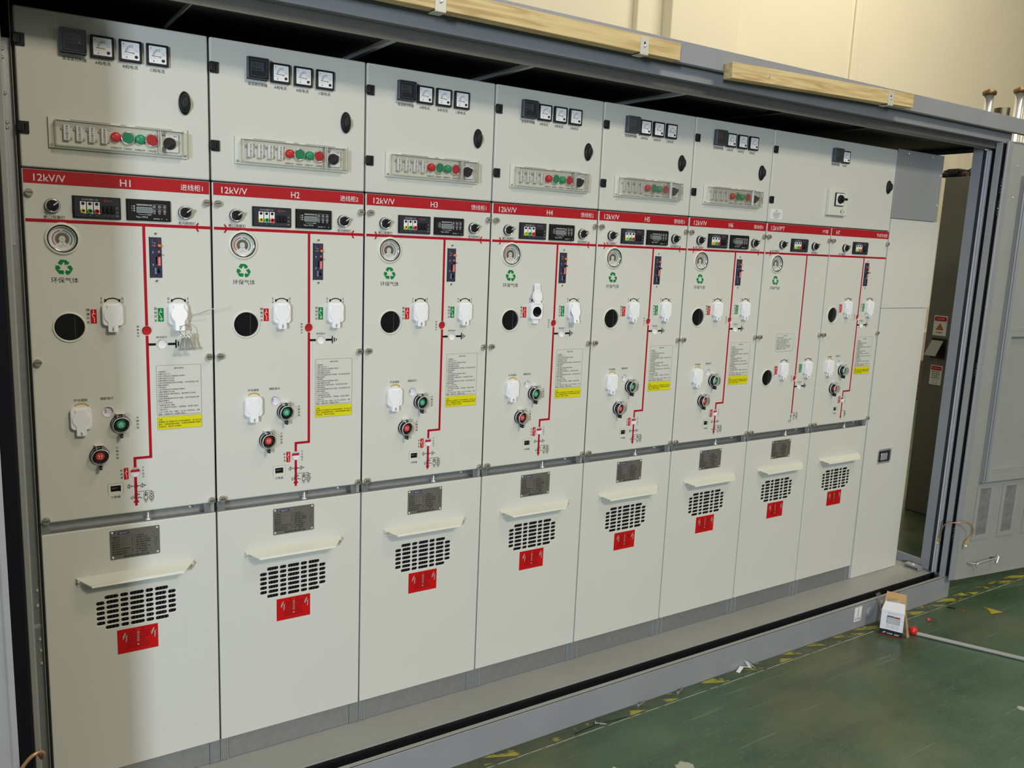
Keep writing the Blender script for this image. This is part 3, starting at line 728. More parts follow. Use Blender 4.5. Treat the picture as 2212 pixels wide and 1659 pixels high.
def b_symbols(kind):
    def f(b):
        y = -.0010; W = .0010
        def L(p, q, wd=W): b.line(sp(*p), sp(*q), wd, y, INK)
        def O(px, py, r, wd=.0008): c = sp(px, py); b.arc(c[0], c[1], r-wd/2, r+wd/2, 0, 360, y, INK, 20)
        def G(px, py):
            c = sp(px, py)
            for i, wd in enumerate((.0055, .0036, .0018)): b.line((c[0]-wd, c[1]-.0028*i), (c[0]+wd, c[1]-.0028*i), .0009, y, INK)
        if kind == 'full':
            for px, py in ((790, 865), (975, 848), (1155, 825)):
                O(px, py, .0042)
                if px != 975: L((px, py-75), (px, py+70), .0012)
                L((px+52, py-2), (px+110, py-18), .0018)
            L((1010, 1032), (1412, 988)); L((1410, 985), (1410, 1040)); L((1330, 1050), (1480, 1030), .0013); L((1330, 1095), (1480, 1080), .0013); L((1405, 1090), (1405, 1125))
            O(1405, 1195, .0060, .0011); c = sp(1405, 1195)
            b.line((c[0]-.004, c[1]-.004), (c[0]+.004, c[1]+.004), .0010, y, INK); b.line((c[0]-.004, c[1]+.004), (c[0]+.004, c[1]-.004), .0010, y, INK)
            L((1405, 1265), (1405, 1295)); G(1405, 1292)
            a, c = sp(1190, 1065), sp(1300, 1270); frame_rect(b, a[0], c[0], c[1], a[1], .0002, .0010, y, INK)
            L((1245, 1010), (1245, 1110)); b.poly([sp(1215, 1110), sp(1245, 1185), sp(1275, 1110)], y, INK); L((1245, 1270), (1245, 1305)); G(1245, 1308)
            O(980, 1130, .0042); L((1030, 1125), (1085, 1100), .0018); O(880, 1230, .0040, .0009); L((850, 1225), (905, 1232), .0008); L((925, 1222), (1040, 1245)); L((1035, 1250), (1045, 1195)); L((1045, 1197), (1140, 1238), .0014)
        elif kind == 'h7':
            L((1005, 1010), (1300, 1000)); L((1290, 1000), (1290, 1040)); L((1220, 1050), (1360, 1032), .0013); L((1220, 1090), (1360, 1072), .0013)
            O(1290, 1180, .0058, .0012); c = sp(1290, 1180)
            b.line((c[0]-.004, c[1]-.004), (c[0]+.004, c[1]+.004), .0012, y, INK); b.line((c[0]-.004, c[1]+.004), (c[0]+.004, c[1]-.004), .0012, y, INK); G(1290, 1280)
        else:      # voltage transformer cabinet
            ox, oz = .2565, .948
            def LL(p, q, wd=W): b.line((ox+p[0], oz+p[1]), (ox+q[0], oz+q[1]), wd, y, INK)
            LL((0, 0), (.037, 0)); LL((.037, 0), (.037, -.004)); LL((.020, 0), (.020, -.006))
            LL((.030, -.0045), (.042, -.0045), .0013); LL((.030, -.0075), (.042, -.0075), .0013)
            for cx in (.0365,):
                b.arc(ox+cx, oz-.017, .0045, .0057, 0, 360, y, INK, 20); LL((cx-.004, -.021), (cx+.004, -.013)); LL((cx-.004, -.013), (cx+.004, -.021))
                for i, wd in enumerate((.0050, .0034, .0016)): LL((cx-wd, -.026-.0026*i), (cx+wd, -.026-.0026*i), .0009)
            frame_rect(b, ox+.0155, ox+.0245, oz-.022, oz-.007, .0002, .0010, y, INK); b.poly([(ox+.017, oz-.010), (ox+.020, oz-.017), (ox+.023, oz-.010)], y, INK)
            for i, wd in enumerate((.0050, .0034, .0016)): LL((.020-wd, -.026-.0026*i), (.020+wd, -.026-.0026*i), .0009)
            frame_rect(b, ox-.003, ox+.003, oz-.020, oz-.007, .0002, .0010, y, INK); LL((0, -.003), (0, -.027))
            b.arc(ox, oz-.0305, .0032, .0042, 0, 360, y, INK, 18); b.arc(ox, oz-.0365, .0032, .0042, 0, 360, y, INK, 18)
            LL((-.004, -.0305), (-.013, -.0305)); LL((-.013, -.0305), (-.013, -.038)); LL((-.017, -.038), (-.009, -.038), .0012)
    return f
def b_mimic(kind, wd, lb, rb, up):
    def f(b):
        y = -.0007; dx = -.0165 if kind == 'h7' else 0; bx = .258+dx if kind != 'pt' else .2595
        b.box(.006 if kind != 'h7' else .004, wd-.001, y, 0, 1.6068, 1.6142, BUS)
        if lb: b.arc(.0235, 1.6105, .0112, .0150, -52, 52, y-.0003, BUS, 14)
        if rb: b.arc(.3960, 1.6105, .0112, .0150, 128, 232, y-.0003, BUS, 14)
        if kind == 'pt':
            b.box(bx-.0033, bx+.0033, y, 0, 1.108, 1.6068, BUS); b.box(bx-.0033, bx+.0033, y, 0, .948, 1.084, BUS); return
        b.box(bx-.0033, bx+.0033, y, 0, 1.360, 1.6068, BUS)
        b.box(bx-.0033, bx+.0033, y, 0, 1.0175, 1.336, BUS)
        ex = .220+dx if kind != 'h7' else .1965
        b.box(ex-.0032, bx-.0033, y, 0, 1.0175, 1.0240, BUS)
        b.box(ex-.0032, ex+.0032, y, 0, .9965, 1.0175, BUS)
        if up:
            b.box(ex-.0032, ex+.0032, y, 0, .913, .9715, BUS); b.poly([(ex-.0072, .9030), (ex+.0072, .9030), (ex, .9175)], y-.0001, BUS); b.box(ex-.0030, ex+.0030, y, 0, .8950, .9040, BUS)
        else:
            b.box(ex-.0032, ex+.0032, y, 0, .908, .9715, BUS); b.poly([(ex-.0065, .9090), (ex, .8950), (ex+.0065, .9090)], y-.0001, BUS)
    return f
def b_earth_mimic(x, z):
    def f(b, q):
        y = -.0007
        if q == 0: b.box(x-.032, x-.0145, y, 0, z-.0029, z+.0029, INK); return
        b.box(x+.0145, x+.033, y, 0, z-.0029, z+.0029, INK)
        b.box(x+.0325, x+.0355, y-.0001, 0, z-.0105, z+.0105, INK); b.box(x+.0385, x+.0412, y, 0, z-.0062, z+.0062, INK); b.box(x+.0445, x+.0468, y, 0, z-.0030, z+.0030, INK)
    return f
def b_arrow_arc(kind):
    def f(b):
        y = -.0006
        if kind == 'o': b.arc(0, -.0190, .0205, .0238, 52, 130, y, ARC, 16); b.poly([(.0116, -.0020), (.0166, -.0005), (.0160, -.0062)], y, ARC); return
        b.arc(0, -.0230, .0235, .0262, 52, 128, y, INK, 18)
        b.poly([(.0125, -.0055), (.0172, .0015), (.0185, -.0085)], y, INK); b.poly([(-.0125, -.0055), (-.0172, .0015), (-.0185, -.0085)], y, INK)
    return f

# ------------------------------------------------------------------ cabinets
class Rec:
    def __init__(s): s.calls = []
    def text(s, *a, **k): s.calls.append((a, k)); return s
def PT_(name, build, parent, key, loc=(0,0,0)):
    """lettering, every caption a part of its own"""
    r = Rec(); build(r)
    for i, (a, k) in enumerate(r.calls): part(name, (lambda b, a=a, k=k: b.text(*a, **k)), parent, None if key is None else (key, i), loc)
def P(name, build, parent, key, loc=(0,0,0), rot=None, label=None): return part(name, build, parent, key, loc, rot, label)
def screws(root, wd, n='thumb_screw'):
    for x in (.0155, wd-.0125):
        for z in (1.673, 1.277, .8845): P(n, b_thumbscrew, root, 'thumb', (x, 0, z))
def lock_cover(root, x, z, state='shut'):
    c = P('lock_cover', b_lock_body, root, 'lockb', (x, 0, z))
    if state == 'open':
        P('lid', b_lock_open, c, 'locko', (0, -.012, .0235), (math.radians(-6), 0, 0)); P('keyhole', b_lock_hole, c, 'lockh', (0, 0, -.002))
    else:
        if state == 'ajar': P('keyhole', b_lock_hole, c, 'lockh', (0, 0, -.002))
        l = P('lid', b_lock_lid, c, 'lockl', (0, -.0125, .0235), (math.radians(-13 if state == 'ajar' else 0), 0, 0) )
        P('lock_eye', b_lock_eye, c, 'locke', (0, -.0125, .0235), (math.radians(-13 if state == 'ajar' else 0), 0, 0))
    return c
def push_button(root, x, z, m, ch, key):
    p = P('push_button', b_pb_base, root, 'pbb', (x, 0, z), label=('green' if ch == '合' else 'red')+' push button under a clear round cover')
    P('button_face', b_pb_face(m), p, 'pbf'+key); P('character', lambda b: b.text(ch, -.0062, .0062, 0, .0125, LETTER, -.0154), p, 'pbc'+key)
    P('clear_cover', b_pb_cover, p, 'pbco'); P('cover_tab', b_pb_tab, p, 'pbt')
def rotary(root, x, z=1.6455):
    r = P('rotary_switch', b_rot_ring, root, 'rotr', (x, 0, z)); P('pointer_knob', b_rot_knob, r, 'rotk')
def meter(root, x, z=2.0145, name='ammeter'):
    r = P(name, b_meter_case, root, 'mc', (x, 0, z)); P('dial', b_meter_dial, r, 'md'); P('adjusting_screw', b_meter_screw, r, 'ms')
def controller(root, x, z=2.0175, label=None):
    r = P('temperature_humidity_controller', b_temp_body, root, 'tb', (x, 0, z)); P('smoked_cover', b_temp_cover, r, 'tc')
def band_text(items):
    def f(b):
        for t, x0, x1 in items: b.text(t, x0, x1, 1.7080, .0165 if ord(t[0]) < 128 and '柜' not in t else .0155, LETTER, -.0011)
    return f
def b_upper_text(b):
    b.text('温湿度控制器', .096, .1465, 1.9805, .0085, INK, -.0003)
    for t, x0 in (('A相电流', .164), ('B相电流', .2235), ('C相电流', .2835)): b.text(t, x0, x0+.033, 1.9797, .0088, INK, -.0003)
def upper_compartment(root, key):
    P('upper_door', b_upper_door(.4182), root, 'ud416')
    for z in (2.007, 1.817): P('hinge', b_hinge, root, 'hinge', (.002, 0, z))
    P('door_knob', b_knob, root, 'knob', (.3605, 0, 1.9115))
    controller(root, .1195)
    for x in (.1800, .2400, .3000): meter(root, x)
    PT_('caption', b_upper_text, root, 'utxt')
    cp = P('control_panel', b_ctrl_plate, root, 'cp', (.0605, 0, 1.777))
    P('clear_cover', b_ctrl_cover, cp, 'cpc'); P('cover_hinge', b_ctrl_hinge, cp, 'cph')
    for k in range(4):
        P('terminal_link', b_terminal, cp, 'term', (.0365+.0262*k, 0, .036)); P('link_lettering', b_term_txt(TERM[k]), cp, 'tt%d' % k, (.0365+.0262*k, 0, .036))
    for x, m, k in ((.1405, BTN_R2, 'r'), (.1945, BTN_G2, 'g')): P('indicator_lamp', b_lamp(m), cp, 'lamp'+k, (x, 0, .0365))
    for x, m, k in ((.1665, BTN_G, 'g'), (.2200, BTN_R, 'r')):
        P('button_ring', b_button_ring, cp, 'bring', (x, 0, .0365)); P('button', b_button_face(m), cp, 'bface'+k, (x, 0, .0365))
    P('selector_plate', b_sel_plate, cp, 'selp', (.2610, 0, .0345)); P('selector_knob', b_sel_knob(40), cp, 'selk', (.2610, 0, .0330))
    def tx(b):
        for t, x0, x1 in (('合闸指示灯', .1285, .1530), ('合闸按钮', .1570, .1760), ('分闸指示灯', .1815, .2060), ('分闸按钮', .2110, .2300)): b.text(t, x0, x1, .0115, .0048, INK, -.0088)
    PT_('caption', tx, cp, 'cptx')
def b_mid_text(kind, dx):
    def f(b):
        y = -.0003
        b.text('断口观察灯', .0435, .0870, 1.6187, .0090, INK, y) if kind != 'h7' else b.text('断口观察灯', .0850, .1280, 1.6187, .0090, INK, y)
        if kind == 'full': b.text('柜内照明灯', .3400, .3810, 1.6190, .0085, INK, y)
        if kind == 'pt': b.text('柜内照明灯', .2840, .3250, 1.6190, .0085, INK, y)
        if kind != 'h7': b.text('环保气体', .0520, .1095, 1.4725, .0135, INK, y)
    return f
def b_switch_text(kind):
    """isolating and earthing switch markings; origin = x 0, z of the lock-cover centre"""
    def f(b):
        y = -.0003
        b.text('隔离开关', .1230, .1305, (.0175, -.0225), .0072, INK, y, vertical=True); b.text('接地开关', .2760, .2835, (.0200, -.0200), .0072, INK, y, vertical=True)
        for x, a, c in ((.1570, 'I', '合'), (.2040, '0', '分'), (.3110, '0', '分'), (.3580, 'I', '合')):
            b.text(a, x-(.0007 if a == 'I' else .0022), x+(.0007 if a == 'I' else .0022), .0402, .0075, INK, y); b.text(c, x-.0030, x+.0030, .0312, .0060, INK, y)
        b.text('隔离指示', .2345, .2400, (-.0260, -.0575), .0050, INK, y, vertical=True); b.text('接地指示', .2790, .3060, -.0575, .0056, INK, y)
    return f
def b_breaker_text(dx):
    def f(b):
        y = -.0003
        b.text('手动储能', .0870-dx*.4, .1175-dx*.4, 1.1800, .0070, INK, y); b.text('储能指示', .1455-dx*.4, .1760-dx*.4, 1.1810, .0070, INK, y)
        b.text('合闸按钮', .2265, .2325, (1.1310, 1.0960), .0058, INK, y, vertical=True) if dx == 0 else None
        b.text('分闸按钮', .1765, .1825, (1.0565, 1.0215), .0058, INK, y, vertical=True) if dx == 0 else None
        b.text('断路器', .1855, .1905, (.9965, .9680), .0056, INK, y, vertical=True); b.text('分合指示', .2360, .2410, (.9990, .9660), .0056, INK, y, vertical=True)
        b.text('计数器', .1615, .1835, .9240, .0065, INK, y)
    return f
def lower_part(root, wd):
    x1 = wd-.0018
    P('lower_door', b_lower_door(x1), root, 'ld%.3f' % wd)
    P('vent_mesh', b_vent_mesh, root, 'vm'); P('pull_handle', b_pull, root, 'pull')
    P('danger_label', b_danger, root, 'danger', (.1630, 0, .4945))
    P('frame_channel', b_gap_channel(wd), root, 'gc%.3f' % wd); P('frame_tab', b_gap_tab, root, 'gt', (.003, 0, 0)); P('frame_tab', b_gap_tab2, root, 'gt2', (wd-.031, 0, 0))
    P('levelling_bolt', b_gap_bolt, root, 'gb', (.2490, 0, 0)); P('channel_bolt', lambda b: b.lathe(0, .864, [(.0045, .030), (.004, .026), (.002, .025)], CHROME, 14), root, 'chb', (wd-.061, 0, 0)); P('plinth', b_plinth(wd), root, 'pl%.3f' % wd)
def nameplate(root):
    n = P('nameplate', b_nameplate, root, 'np', (.1545, -.0002, .7572)); P('nameplate_lettering', b_nameplate_text, n, 'npt'); [P('rivet', b_rivet, n, 'npr', (x, 0, z)) for x, z in ((.0055, .0055), (.1135, .0055), (.0055, .072), (.1135, .072))]
def feeder(i, kind_text, up, label, left_lock='shut', right_lock='shut'):
    X0 = .42*i
    root = thing('switchgear_cabinet', label, 'electrical cabinet', (X0, 0, 0), 'row of switchgear cabinets')
    wd = .42
    P('carcass', b_carcass(wd), root, 'carc')
    upper_compartment(root, 'u')
    holes = [circ(.086, 1.360, .0325), circ(.0795, 1.570, .0295), circ(.258, 1.348, .0118, 24), circ(.2925, 1.313, .0118, 24), circ(.162, 1.147, .0122, 24), circ(.220, .984, .0118, 24), rrect(.160, .1855, .937, .954, .0005, 1)]
    P('operating_panel', lambda b: sheet(b, rrect(.0028, .4182, .8765, 1.7265, .002, 2), holes, 0, .0070, PAINT, .0030), root, 'op')
    P('red_strip', b_vert_red_strip(.4155), root, 'rs')
    PT_('caption', band_text([('12kV/V', .026, .0915), ('H%d' % (i+1), .208, .2315), (kind_text, .3465, .400)]), root, None)
    screws(root, wd); rotary(root, .0620); rotary(root, .3560)
    v = P('voltage_indicator', b_vd_body(.101), root, 'vdb', (.1065, 0, 1.6205)); P('test_sockets', b_vd_sockets(.101), v, 'vds'); P('lever_switches', b_vd_levers(.101), v, 'vdl'); P('indicator_lettering', b_vd_text(.101), v, 'vdt')
    v = P('fault_indicator', b_fi_body, root, 'fib', (.2225, 0, 1.6205)); P('screen', b_fi_screen, v, 'fis'); P('keypad', b_fi_buttons, v, 'fik'); P('indicator_lettering', b_fi_text, v, 'fit')
    P('mimic_diagram', b_mimic('full', wd, i > 0, True, up), root, 'mim%d%d' % (i > 0, up))
    P('diagram_symbols', b_symbols('full'), root, 'symf')
    PT_('caption', b_mid_text('full', 0), root, 'mtf'); PT_('caption', b_switch_text('full'), root, 'swt', (0, 0, 1.3885)); PT_('caption', b_breaker_text(0), root, 'brt')
    g = P('pressure_gauge', b_gauge_ring, root, 'gr', (.0795, 0, 1.570)); P('dial', b_gauge_dial, g, 'gd'); P('lens', b_gauge_lens, g, 'gl')
    P('recycling_sign', b_recycle, root, 'rec', (.0800, 0, 1.5025))
    s = P('interlock_plate', b_slot_plate, root, 'sp', (.2705, 0, 1.4815)); P('orange_button', b_slot_btn, s, 'sb', (.0220, 0, .0795)); P('slide_lever', b_slot_lever, s, 'sl', (.0215, 0, .0575)); P('plate_lettering', b_slot_text, s, 'st')
    for z in (1.5905, 1.4735): P('plate_screw', b_slot_screw, root, 'ss', (.2840, 0, z))
    lock_cover(root, .1800, 1.3900, left_lock); lock_cover(root, .3330, 1.3900, right_lock); lock_cover(root, .1010, 1.1350)
    P('isolator_sign', b_sign_r, root, 'sgr', (.1390, 0, 1.3855)); P('earthing_sign', b_sign_g, root, 'sgg', (.2920, 0, 1.3880)); P('breaker_sign', b_sign_b, root, 'sgb', (.1985, 0, .9825))
    P('turn_arrow', b_arrow_arc('k'), root, 'ark', (.1815, 0, 1.4280)); P('turn_arrow', b_arrow_arc('k'), root, 'ark', (.3350, 0, 1.4280)); P('turn_arrow', b_arrow_arc('o'), root, 'aro', (.1035, 0, 1.1685))
    wn = P('viewing_window', b_win_ring, root, 'wr', (.0860, 0, 1.3600)); P('dark_pane', b_win_glass, wn, 'wg')
    P('isolator_indicator', b_ind(BTN_R), root, 'indr', (.2580, 0, 1.3480)); P('earth_indicator', b_ind(WHITE2), root, 'indw', (.2925, 0, 1.3130)); P('breaker_indicator', b_ind(MATS['pale_lilac'], True), root, 'indh', (.2200, 0, .9840))
    [P('earth_diagram', (lambda b, q=q: b_earth_mimic(.2925, 1.3130)(b, q)), root, None) for q in (0, 1)]
    P('energy_indicator', b_store_ind, root, 'sti', (.1620, 0, 1.1470))
    push_button(root, .1890, 1.1145, BTN_G2, '合', 'g'); push_button(root, .1390, 1.0375, BTN_R2, '分', 'r')
    c = P('operation_counter', b_counter, root, 'ctr', (.1730, 0, .9455)); P('counter_window', b_counter_win, c, 'ctw')
    P('instruction_label', b_instr, root, 'ins', (.2765, 0, 1.1275)); P('warning_label', b_warn, root, 'wrn', (.2765, 0, 1.0900))
    nameplate(root); lower_part(root, wd)
    return root
KT = ['进线柜1', '进线柜2', '馈线柜1', '馈线柜2', '馈线柜3', '馈线柜4']
LB = ['grey switchgear cabinet marked H1, leftmost of the row, with keys hanging',
      'grey switchgear cabinet marked H2 on its red strip, between H1 and H3',
      'grey switchgear cabinet marked H3 on its red strip, between H2 and H4',
      'grey switchgear cabinet marked H4, with one white lock lid flipped open',
      'grey switchgear cabinet marked H5 on its red strip, between H4 and H6',
      'grey switchgear cabinet marked H6 on its red strip, just left of the PT cabinet']
for i in range(6):
    feeder(i, KT[i], i < 2, LB[i], 'open' if i == 3 else 'shut', 'ajar' if i == 0 else ('ajar' if i == 3 else 'shut'))

# voltage transformer cabinet (no name beyond PT) and H7
def pt_cabinet():
    wd = .40
    root = thing('switchgear_cabinet', 'narrow grey switchgear cabinet marked 12kV/PT, without push buttons', 'electrical cabinet', (2.52, 0, 0), 'row of switchgear cabinets')
    P('carcass', b_carcass(wd, False), root, 'carc2')
    holes = [circ(.0865, 1.107, .0325), circ(.0795, 1.570, .0295), circ(.258, 1.096, .0118, 24), circ(.2905, 1.061, .0118, 24)]
    P('operating_panel', lambda b: sheet(b, rrect(.0030, .3985, .8765, 1.7265, .002, 2), holes, 0, .0070, PAINT, .0030), root, None)
    P('red_strip', b_vert_red_strip(.3965), root, None); PT_('caption', band_text([('12kV/PT', .026, .1060), ('PT柜', .3430, .3790)]), root, None)
    screws(root, wd); rotary(root, .1000); rotary(root, .2985)
    v = P('voltage_indicator', b_vd_body(.101), root, 'vdb', (.1540, 0, 1.6205)); P('test_sockets', b_vd_sockets(.101), v, 'vds'); P('lever_switches', b_vd_levers(.101), v, 'vdl'); P('indicator_lettering', b_vd_text(.101), v, 'vdt')
    P('mimic_diagram', b_mimic('pt', wd, True, False, False), root, None); P('diagram_symbols', b_symbols('pt'), root, None)
    PT_('caption', b_mid_text('pt', 0), root, None); PT_('caption', b_switch_text('full'), root, 'swt', (0, 0, 1.1365))
    g = P('pressure_gauge', b_gauge_ring, root, 'gr', (.0795, 0, 1.570)); P('dial', b_gauge_dial, g, 'gd'); P('lens', b_gauge_lens, g, 'gl')
    P('recycling_sign', b_recycle, root, 'rec', (.0800, 0, 1.5025))
    lock_cover(root, .1770, 1.1385); lock_cover(root, .3300, 1.1385)
    P('isolator_sign', b_sign_r, root, 'sgr', (.1365, 0, 1.1360)); P('earthing_sign', b_sign_g, root, 'sgg', (.2900, 0, 1.1380))
    P('turn_arrow', b_arrow_arc('k'), root, 'ark', (.1800, 0, 1.1765)); P('turn_arrow', b_arrow_arc('k'), root, 'ark', (.3330, 0, 1.1765))
    wn = P('viewing_window', b_win_ring, root, 'wr', (.0865, 0, 1.1070)); P('dark_pane', b_win_glass, wn, 'wg')
    P('isolator_indicator', b_ind(BTN_R), root, 'indr', (.2580, 0, 1.0960)); P('earth_indicator', b_ind(WHITE2), root, 'indw', (.2905, 0, 1.0610)); [P('earth_diagram', (lambda b, q=q: b_earth_mimic(.2905, 1.0610)(b, q)), root, None) for q in (0, 1)]
    P('instruction_label', b_instr_pt, root, None, (.1175, 0, 1.2135))
    nameplate(root); lower_part(root, wd)
pt_cabinet()
def h7_cabinet():
    wd = .40; d = -.018
    root = thing('switchgear_cabinet', 'grey switchgear cabinet marked H7, rightmost of the row, without gauge or nameplate', 'electrical cabinet', (2.92, 0, 0), 'row of switchgear cabinets')
    P('carcass', b_carcass(wd, False), root, 'carc2')
    holes = [circ(.066, 1.360, .0325), circ(.241, 1.350, .0118, 24), circ(.274, 1.315, .0118, 24), circ(.140, 1.149, .0122, 24), circ(.1965, .985, .0118, 24), rrect(.1405, .1655, .935, .952, .0005, 1)]
    P('operating_panel', lambda b: sheet(b, rrect(.0030, .4000, .8765, 1.7265, .002, 2), holes, 0, .0070, PAINT, .0030), root, None)
    P('red_strip', lambda b: b.box(.004, .400, -.0008, 0, 1.6945, 1.7255, RED), root, None); PT_('caption', band_text([('H7', .031, .056), ('节点开关柜', .3130, .3900)]), root, None)
    screws(root, wd+.005); rotary(root, .1000)
    v = P('voltage_indicator', b_vd_body(.101), root, 'vdb', (.1545, 0, 1.6225)); P('test_sockets', b_vd_sockets(.101), v, 'vds'); P('lever_switches', b_vd_levers(.101), v, 'vdl'); P('indicator_lettering', b_vd_text(.101), v, 'vdt')
    P('mimic_diagram', b_mimic('h7', wd, False, False, False), root, None); P('diagram_symbols', b_symbols('h7'), root, None, (-.0235, 0, 0))
    PT_('caption', b_mid_text('h7', 0), root, None, (-.020, 0, 0)); PT_('caption', b_switch_text('full'), root, 'swt', (-.0205, 0, 1.3905)); PT_('caption', b_breaker_text(.01), root, None, (-.0225, 0, 0))
    s = P('interlock_plate', b_slot_plate, root, 'sp', (.2545, 0, 1.4865)); P('orange_button', b_slot_btn, s, 'sb', (.0220, 0, .0795)); P('slide_lever', b_slot_lever, s, 'sl', (.0215, 0, .0575)); P('plate_lettering', b_slot_text, s, 'st')
    for z in (1.5950, 1.4785): P('plate_screw', b_slot_screw, root, 'ss', (.2670, 0, z))
    lock_cover(root, .1580, 1.3925); lock_cover(root, .3130, 1.3925); lock_cover(root, .0755, 1.1375)
    P('isolator_sign', b_sign_r, root, 'sgr', (.1175, 0, 1.3890)); P('earthing_sign', b_sign_g, root, 'sgg', (.2755, 0, 1.3920)); P('breaker_sign', b_sign_b, root, 'sgb', (.1755, 0, .9845))
    P('turn_arrow', b_arrow_arc('k'), root, 'ark', (.1610, 0, 1.4310)); P('turn_arrow', b_arrow_arc('k'), root, 'ark', (.3145, 0, 1.4310)); P('turn_arrow', b_arrow_arc('o'), root, 'aro', (.0780, 0, 1.1705))
    wn = P('viewing_window', b_win_ring, root, 'wr', (.0660, 0, 1.3600)); P('dark_pane', b_win_glass, wn, 'wg')
    P('isolator_indicator', b_ind(BTN_R), root, 'indr', (.2410, 0, 1.3500)); P('earth_indicator', b_ind(WHITE2), root, 'indw', (.2740, 0, 1.3150)); [P('earth_diagram', (lambda b, q=q: b_earth_mimic(.2740, 1.3150)(b, q)), root, None) for q in (0, 1)]
    P('breaker_indicator', b_ind(MATS['pale_lilac'], True), root, 'indh', (.1965, 0, .9850)); P('energy_indicator', b_store_ind, root, 'sti', (.1400, 0, 1.1490))
    push_button(root, .1650, 1.1165, BTN_G2, '合', 'g'); push_button(root, .1160, 1.0395, BTN_R2, '分', 'r')
    c = P('operation_counter', b_counter, root, 'ctr', (.1530, 0, .9435)); P('counter_window', b_counter_win, c, 'ctw')
    P('instruction_label', b_instr, root, 'ins', (.2575, 0, 1.1300)); P('warning_label', b_warn, root, 'wrn', (.2565, 0, 1.0925))
    lower_part(root, wd)
h7_cabinet()

def wide_box():
    root = thing('instrument_compartment', 'wide blank grey instrument box above the PT and H7 cabinets', 'electrical cabinet', (2.52, 0, 0))
    def car(b):
        b.box(.002, .004, .021, .60, 1.722, 2.07, GALV); b.box(.796, .798, .021, .60, 1.722, 2.07, GALV); b.box(.002, .798, .598, .60, 1.722, 2.07, GALVD); b.box(.002, .798, .021, .60, 2.068, 2.07, GALVD)
        b.box(.002, .798, .021, .60, 1.720, 1.722, GALVD); b.box(.002, .798, .024, .026, 1.722, 2.067, GALVD); b.box(.003, .797, .004, .024, 1.727, 1.7295, SOFTBLK)
    P('carcass', car, root, None)
    P('upper_door', b_upper_door(.7985), root, None)
    for z in (2.006, 1.816): P('hinge', b_hinge, root, 'hinge', (.002, 0, z))
    P('door_knob', b_knob, root, 'knob', (.7560, 0, 1.9160)); controller(root, .3800); meter(root, .4380, name='voltmeter')
    PT_('caption', lambda b: (b.text('温湿度控制器', .356, .4065, 1.9800, .0085, INK, -.0003), b.text('电压表', .4280, .4530, 1.9800, .0085, INK, -.0003)), root, None)
    sw = P('switch_box', lambda b: b.box(0, .120, -.016, 0, 0, .1025, PAINT2, .002), root, None, (.3460, 0, 1.7760))
    P('switch_plate', lambda b: (b.prism(rrect(.032, .088, .038, .092, .004), -.021, -.016, SOFTBLK), b.prism(rrect(.035, .085, .041, .089, .003), -.0225, -.021, WHITE2)), sw, None)
    def kn(b):
        b.lathe(.060, .066, [(.0175, -.0225), (.0165, -.030), (.014, -.031)], BLACK, 26); b.box(.054, .084, -.042, -.030, .0615, .0705, BLACK, .0015)
    P('switch_knob', kn, sw, None)
    def sy(b):
        b.arc(.088, .017, .0085, .0098, 40, 320, -.0164, INK, 16); b.text('断', .076, .084, .017, .0075, INK, -.0164); b.line((.084, .017), (.094, .017), .0010, -.0164, INK); b.text('分', .096, .104, .017, .0075, INK, -.0164)
        b.text('OFF', .038, .050, .044, .003, INK, -.0227); b.text('0', .058, .061, .086, .004, INK, -.0227)
    P('switch_marking', sy, sw, None)
    def nt(b):
        b.box(0, .0690, -.0006, 0, 0, .0395, WHITE2); y = -.0008
        b.text('合格证', .028, .041, .0335, .0045, INK, y); b.box(.0240, .0450, y, -.0006, .0285, .0290, INK)
        for k, (t, a, c) in enumerate((('产品名称 高压环网柜经检验', .012, .060), ('符合国家标准准予出厂', .015, .057), ('产品型号规格执行标准', .015, .057), ('检验员 日期', .018, .052), ('质检部', .026, .044))): b.text(t, a, c, .0240-.0048*k, .0034, INK, y)
    P('certificate_sticker', nt, root, None, (.0140, 0, 1.7425), label='small white certificate sticker')
wide_box()

# end filler unit: bare galvanised top plate, two painted panels, flush latch
ef = thing('end_filler_unit', 'plain end unit right of H7, bare galvanised plate over two painted panels', 'cabinet panel', (3.32, 0, 0))
P('galvanised_plate', lambda b: b.box(.004, .3600, .001, .003, 1.7875, 2.0840, GALV, .0005), ef, None)
def rv(b): b.lathe(0, 0, [(.0045, .001), (.0035, -.002), (.001, -.003)], CHROME, 14)
for x, z in ((.085, 2.072), (.268, 2.072), (.349, 1.995), (.350, 1.862)): P('plate_screw', rv, ef, 'efs', (x, 0, z))
P('middle_panel', lambda b: (b.box(.008, .3660, 0, .012, 1.3880, 1.7845, PAINT, .001), b.box(.3660, .3830, .0, .012, 1.3880, 1.7845, PAINT, .001)), ef, None)
P('lower_panel', lambda b: b.box(.010, .3690, 0, .012, .1010, 1.3860, PAINT, .001), ef, None)
P('side_frame', lambda b: (b.box(.006, .3585, .0125, .5, .1015, 2.07, GALV), b.box(.0015, .004, .004, .012, .102, 2.07, PAINT)), ef, None)
def lt(b):
    b.prism(rrect(.1090, .2180, .6510, .7220, .002), -.0012, 0, CHROME); b.prism(rrect(.1200, .2070, .6600, .7130, .002), -.0020, -.0012, SLATE)
    b.box(.1350, .1850, -.0045, -.0018, .6680, .7010, CHROME, .001); b.box(.1850, .1900, -.0050, -.0018, .6640, .7060, SOFTBLK)
l = P('flush_latch', lt, ef, None)
for x, z in ((.1140, .6560), (.2130, .6560), (.1140, .7170), (.2130, .7170)): P('latch_screw', lambda b: b.lathe(0, 0, [(.0030, -.0012), (.002, -.003)], CHROME, 12), l, 'lsc', (x, 0, z))

